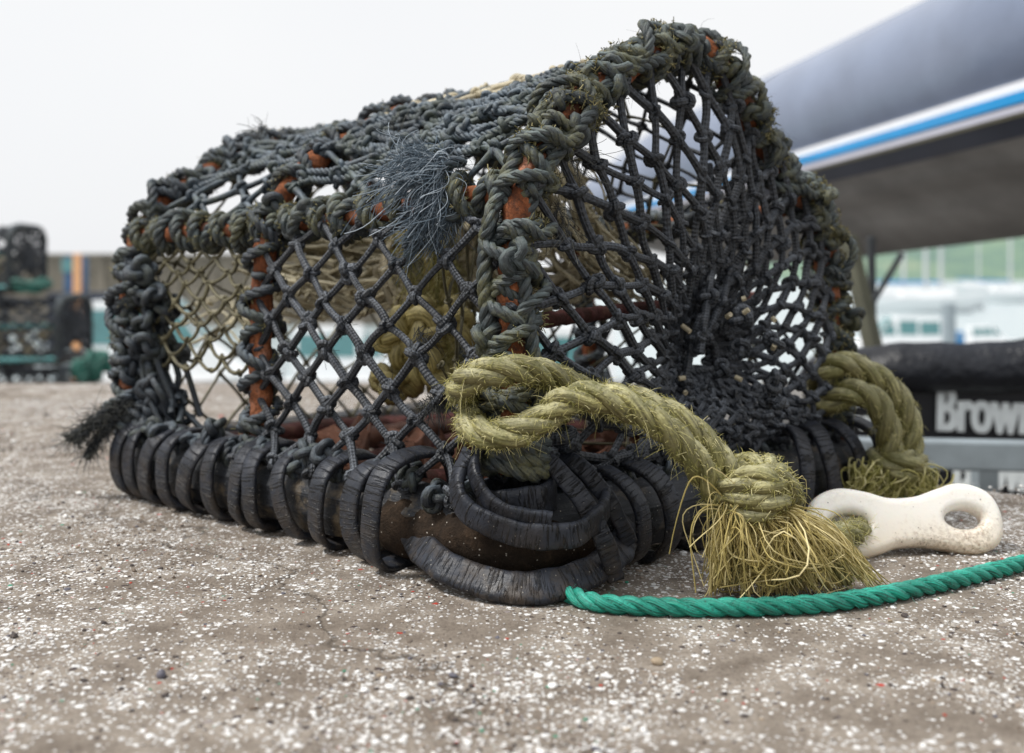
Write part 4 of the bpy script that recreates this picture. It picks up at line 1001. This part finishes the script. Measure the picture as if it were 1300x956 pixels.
# black inflatable with printed side
BI=empty('black_dinghy',(1.0,1.95,-.5)); tag(BI,'black inflatable dinghy with pale lettering behind the galvanised trailer beam','dinghy')
mb=Mesh(); p=spline([P(1015,482,1.98),P(1060,474,1.95),P(1150,468,1.90),P(1300,463,1.86),P(1480,452,1.80),P(1750,446,1.75)],ds=.02); rad=np.full(len(p),.043); rad[0]=.012; rad[1]=.03; rad[2]=.039
tube(mb,p,rad,20,amp=.0035,fr=22); mb.build('side_tube',M['blacktube'],BI)
pa,pb=P(1020,500,1.93),P(1750,500,1.78); dirp=nrm((pb-pa)*A(1,1,0)); 
mb=Mesh(); n_=12; g=np.zeros((n_,6,3))
for i in range(n_):
    for j in range(6):
        c=pa+(pb-pa)*i/(n_-1); g[i,j]=(c[0],c[1]+.01*math.sin(j)*.4,.06-j*.11)
grid(mb,g); mb.build('side_panel',M['blackpanel'],BI)
LN=nrm(np.cross(dirp,A(0,0,1)));
if LN[1]>0: LN=-LN
def text(body,px,py,size,mat,sx=1.0,tilt=0,bold=.0012,fat=.0016):
    cu=bpy.data.curves.new('lettering','FONT'); cu.body=body; cu.size=size; cu.extrude=.0006; cu.offset=bold; cu.space_character=1.02
    o=bpy.data.objects.new('lettering',cu); COL.objects.link(o); dg=bpy.context.evaluated_depsgraph_get(); dg.update()
    m0=bpy.data.meshes.new_from_object(o.evaluated_get(dg)); bpy.data.objects.remove(o)
    v0=np.array([tuple(v.co) for v in m0.vertices]); f0=[tuple(p.vertices) for p in m0.polygons]; V=[];Fc=[]
    for k,dx in enumerate((-1,-.33,.33,1)):
        Fc+=[tuple(i+k*len(v0) for i in f) for f in f0]; V.append(v0+A(dx*fat/sx,0,k*.0003))
    me=bpy.data.meshes.new('lettering'); me.from_pydata([tuple(v) for v in np.concatenate(V)],[],Fc); me.materials.append(mat)
    t=bpy.data.objects.new('lettering',me); COL.objects.link(t); t.parent=BI
    u=(px-650)/F; k=(u*pa[1]-pa[0])/((dirp[0]-u*dirp[1])); c=pa+dirp*k; z=H+(HOR-py)/F*c[1]
    t.location=tuple(A(c[0],c[1],z)+LN*.006-np.array(BI.location)); t.rotation_euler=(PI/2,tilt,math.atan2(dirp[1],dirp[0])); t.scale=(sx,1,1); return t
text('Brown',1187,545,.112,M['letter'],.53,math.radians(1.2),.0012,.0028)
text('Brown',1208,617,.100,M['letter'],.55,math.radians(1.2),.0012,.0028)
text('In',1072,514,.042,M['letter'],1.2); text('www',1062,543,.045,M['letter'],1.0); text('n',1160,614,.06,M['letter'],1.0)

# ------------------------------------------------------------------ stacked pots on the left
def fpot(loc):
    root=empty('lobster_pot',loc); L,W,Hh=.80,.36,.317
    def f(x,y,z): return A(loc[0]+x,loc[1]+y,loc[2]+z)
    def arch(x,n=14,Rr=1.0):
        k=[(-.5,.03),(-.5,.12),(-.49,.22),(-.42,.285),(-.2,.298),(.2,.298),(.42,.285),(.49,.22),(.5,.12),(.5,.03)]
        return spline([f(x,W*y,z) for y,z in k],n=n)
    for x in(-L/2,0,L/2): mb=Mesh(); tube(mb,spline(arch(x),n=40),.017,7,amp=.004,fr=40); mb.build('hoop',M['wrapdark'],root)
    mb=Mesh(); rope(mb,[f(-L/2,-W/2,.022),f(0,-W/2-.005,.02),f(L/2,-W/2,.022)],.015,k=6,step=.006); mb.build('base_rope',M['teal'],root)
    mb=Mesh(); rope(mb,[f(-L/2,-W/2+.015,.175),f(0,-W/2+.01,.168),f(L/2,-W/2+.015,.175)],.013,k=6,step=.006); mb.build('side_rope',M['teal'],root)
    mb=Mesh(); tube(mb,np.array([f(-L/2,W/2,.02),f(-L/2,-W/2,.015),f(L/2,-W/2,.015),f(L/2,W/2,.02),f(-L/2,W/2,.02)]),.018,6); mb.build('base_frame',M['casing'],root)
    mb=Mesh(); AR=arch(0)
    def fs(u,v):
        q=min(max(v,0),1)*13; i=min(int(q),12); k=q-i; c=AR[i]*(1-k)+AR[i+1]*k; return c+A(-L/2+L*u,0,-.02*math.sin(2*PI*u)**2*(v>.2)*(v<.8))
    diamond(mb,fs,24,26,.0052,.009,k=4,seg=3); mb.build('net',M['cord'],root)
    for x in(-L/2,L/2):
        mb=Mesh()
        def fe(u,v,x=x): q=u*13; i=min(int(q),12); k=q-i; c=AR[i]*(1-k)+AR[i+1]*k+A(x,0,0); return c*(1-v)+f(x,0,.12)*v
        diamond(mb,fe,24,8,.0045,.008,k=4,seg=3); mb.build('end_net',M['cord'],root)
    mb=Mesh()
    for k in range(34):
        c=f(U(-.28,.28),U(-.12,.12),U(.05,.17)); V=CV*A(U(.02,.05),.03,U(.015,.03)); mb.add(V@rotmats(1)[0].T+c,CF)
    mb.build('inner_net',M['beige'],root)
    return root
def copy_tree(o,parent=None):
    c=o.copy(); COL.objects.link(c); c.parent=parent
    for ch in list(o.children): copy_tree(ch,c)
    return c
p0=fpot((-2.38,5.0,-.498)); tag(p0,'bottom pot of the blurred stack at the far left, half hidden by the quay edge','lobster pot','stacked lobster pots')
p1=copy_tree(p0); p1.location=(-2.40,4.99,-.181); p1['label']='middle pot of the blurred stack at the far left, with teal rope rails'
p2=copy_tree(p0); p2.location=(-2.62,5.0,.136); p2['label']='topmost pot of the blurred stack at the far left, standing against the sky'
mb=Mesh()
for k in range(9):
    a=np.linspace(0,2*PI,22)+U(0,6); c=A(-2.14,4.84,.155+k*.004); R=U(.04,.075); tube(mb,c+np.stack([R*1.3*np.cos(a),R*.5*np.sin(a),.012*np.sin(a*2+k)],1),.009,6)
tag(mb.build('rope_coil',M['coil']),'bundle of green rope on the ledge of the middle stacked pot','rope')
mb=Mesh()
for k in range(12):
    a=np.linspace(0,2*PI,22)+U(0,6); c=A(-1.90,4.8,-.22+k*.006); R=U(.02,.042); tube(mb,c+np.stack([R*np.cos(a)+.01*k,R*.5*np.sin(a),.03*np.sin(a*2+k)-.02*np.cos(a)],1),.011,6)
tag(mb.build('rope_coil',M['coil']),'green rope hanging down the right side of the stacked pots','rope')

# ------------------------------------------------------------------ harbour: pier, post, boats, yachts
mb=Mesh(); box(mb,(-33,60,-2.6),(-4.5,63,1.25)); box(mb,(-33,59.7,1.25),(-4.5,63.3,1.42)); 
for k in range(14): box(mb,(-33+k*2.05,59.82,-2.6),(-32.6+k*2.05,60.0,1.2))
tag(mb.build('pier_wall',M['pier'],smooth=False),'long brown stone pier wall across the harbour behind the stacked pots','wall')
mb=Mesh(); bar(mb,P(97,368,14)+A(0,0,-2.2),P(98,322,14),.085); o=mb.build('marker_post',M['orange'],smooth=False); bevel(o,.01); tag(o,'orange painted post standing in front of the brown pier wall','post')
ws=empty('work_boat',(P(80,330,40)[0],40,-2.5)); tag(ws,'small dark boat with blue wheelhouse beside the orange post','boat')
mb=Mesh(); box(mb,(P(60,0,40)[0],40,-2.5),(P(140,0,40)[0],42,-.4)); mb.build('hull',M['navy'],ws,smooth=False)
mb=Mesh(); box(mb,(P(77,0,40)[0],40.3,-.4),(P(89,0,40)[0],41.7,.95)); mb.build('wheelhouse',M['navyblue'],ws,smooth=False)
mb=Mesh(); box(mb,(P(75,0,40)[0],40.22,.35),(P(90,0,40)[0],40.29,.85)); mb.build('window',M['window'],ws,smooth=False)

def motorboat(label,x0,x1,Y,ztop,stripe=None,canvas=None,flip=False,zw=-2.5):
    """white cabin cruiser lying along X between picture columns x0..x1 at distance Y"""
    X0,X1=P(x0,0,Y)[0],P(x1,0,Y)[0]; L=X1-X0; cx=(X0+X1)/2; root=empty('motor_boat',(cx,Y,zw)); tag(root,label,'boat',group='white motor boats in the harbour')
    fl=-1 if flip else 1; B=L*.30; deck=zw+(ztop-zw)*.55
    def m(p): return A(cx+fl*p[0]*L,Y+p[1]*B,p[2])
    sec=[]
    for i,u in enumerate(np.linspace(-.5,.5,16)):
        wd=math.sqrt(max(0,1-max(0,(u+.05)/.56)**2.2)) if u>-.05 else 1.0; wd=max(wd,.02); sh=deck+max(0,u)*.5*(deck-zw)*.5
        sec.append([m((u*(1+.06*(k in(0,6))) if u>0 else u,y*wd*.5,z)) for k,(y,z) in enumerate(((-1,sh),(-.93,zw+(sh-zw)*.5),(-.75,zw),(0,zw-.1),(.75,zw),(.93,zw+(sh-zw)*.5),(1,sh)))])
    mb=Mesh(); grid(mb,np.array(sec)); g=np.array(sec); grid(mb,np.stack([g[:,0],g[:,6]],1)); mb.build('hull',M['gel'],root)
    mb=Mesh(); hh=ztop-deck
    cab=[(-.30,0),(-.30,.95),(.05,1.0),(.22,.45),(.36,.12),(.36,0)]
    vv=[]; 
    for sgn in(-1,1):
        for x,z in cab: vv.append(m((x,sgn*(.36-.08*z),deck+z*hh)))
    n=len(cab); me_f=[(i,(i+1)%n,(i+1)%n+n,i+n) for i in range(n)]
    mb.add(np.array(vv),me_f); mb.add(np.array(vv),[(0,1,2),(0,2,3),(0,3,4),(0,4,5),(6,8,7),(6,9,8),(6,10,9),(6,11,10)]); mb.build('cabin',M['gel'],root,smooth=False)
    for xa,xb,za,zb in((-.27,-.12,.45,.85),(-.10,.04,.45,.88)):
        mb=Mesh(); q=[m((x,-(.36-.08*z)-.012,deck+z*hh)) for x,z in((xa,za),(xb,za),(xb,zb),(xa,zb))]; mb.add(np.array(q),[(0,1,2,3)]); mb.build('window',M['window'],root,smooth=False)
    mb=Mesh(); q=[m((x,-(.36-.08*z)-.012,deck+z*hh)) for x,z in((.06,.45),(.20,.45),(.09,.86))]; mb.add(np.array(q),[(0,1,2)]); mb.build('window',M['window'],root,smooth=False)
    mb=Mesh(); q=[m((x,sy*(.28),deck+z*hh+.03)) for x,z,sy in((.075,.93,-1),(.075,.93,1),(.205,.5,1),(.205,.5,-1))]; mb.add(np.array(q),[(0,1,2,3)]); mb.build('windscreen',M['window'],root,smooth=False)
    if stripe:
        mb=Mesh(); g2=[]
        for s_ in sec: a=np.array(s_[0]); b=np.array(s_[1]); g2.append([a*.75+b*.25+A(0,-.03,0),a*.45+b*.55+A(0,-.03,0)])
        grid(mb,np.array(g2)); mb.build('stripe',stripe,root)
    if canvas:
        mb=Mesh(); box(mb,(-.46,-.3,deck+.02),(-.31,.3,deck+hh*.55),None,m); bevel(mb.build('canvas_cover',canvas,root,smooth=False),.03)
    mb=Mesh()
    for u in(-.45,-.35): tube(mb,np.array([m((u,-.4,deck)),m((u,-.4,deck+.35))]),.015,5)
    tube(mb,np.array([m((-.48,-.4,deck+.35)),m((-.3,-.4,deck+.35))]),.015,5); mb.build('guard_rail',M['alu'],root)
    return root
motorboat('white cabin boat with teal windows seen just right of the stacked pots',60,350,14,-.05)
motorboat('white cabin boat with a red stripe seen through the middle of the pot netting',440,860,13,-.35,M['red'],flip=True)
motorboat('white cabin boat seen through the side netting left of the near post',330,560,17,-.55,M['navy'])
motorboat('white cabin boat with blue canvas moored beyond the black dinghy',1060,1225,26,-.75,None,M['bluepaint'],flip=True)
motorboat('white boat at the right end of the moorings past the blue canvas boat',1215,1290,34,-1.35,M['lav'])
# mooring pile
mb=Mesh(); tube(mb,np.array([P(1205,445,16),P(1204,385,16)]),.10,12); o=mb.build('mooring_post',M['galv']); tag(o,'grey mooring post in the water above the black dinghy tube','post')
def yacht(label,px,Y,mh,hl=8):
    x=P(px,0,Y)[0]; root=empty('yacht',(x,Y,-2.5)); tag(root,label,'boat',group='distant moored yachts')
    mb=Mesh(); g=[]
    for u in np.linspace(-.5,.5,12):
        wd=max(.05,1-abs(u*2)**2.4)*1.2; g.append([A(x+u*hl,Y-wd,-1.35+.25*u),A(x+u*hl*.92,Y-wd*.7,-2.5),A(x+u*hl*.92,Y+wd*.7,-2.5),A(x+u*hl,Y+wd,-1.35+.25*u),A(x+u*hl,Y-wd,-1.35+.25*u)])
    grid(mb,np.array(g)); mb.build('hull',M['gel'],root)
    mb=Mesh(); box(mb,(x-hl*.2,Y-.6,-1.35),(x+hl*.15,Y+.6,-.85)); mb.build('cabin',M['gel'],root,smooth=False)
    mb=Mesh(); tube(mb,np.array([A(x+.3,Y,-1.4),A(x+.3,Y,mh)]),np.array([.17,.12]),6); mb.build('mast',M['alu'],root)
    mb=Mesh(); tube(mb,np.array([A(x+.3,Y,-.3),A(x-3,Y,-.3)]),.10,6); mb.build('boom',M['bluepaint'],root)
for l,px,Y,mh in(('distant yacht with the leftmost mast under the grey boat hull',1143,95,6),('distant yacht whose mast stands second from the left under the grey hull',1170,80,7),('distant yacht whose mast stands third from the left under the grey hull',1190,88,7),('distant yacht near the right edge with a pale mast',1279,110,7.5),('distant yacht between the mast pair and the right edge of the photo',1240,160,9)):
    yacht(l,px,Y,mh)
mb=Mesh()
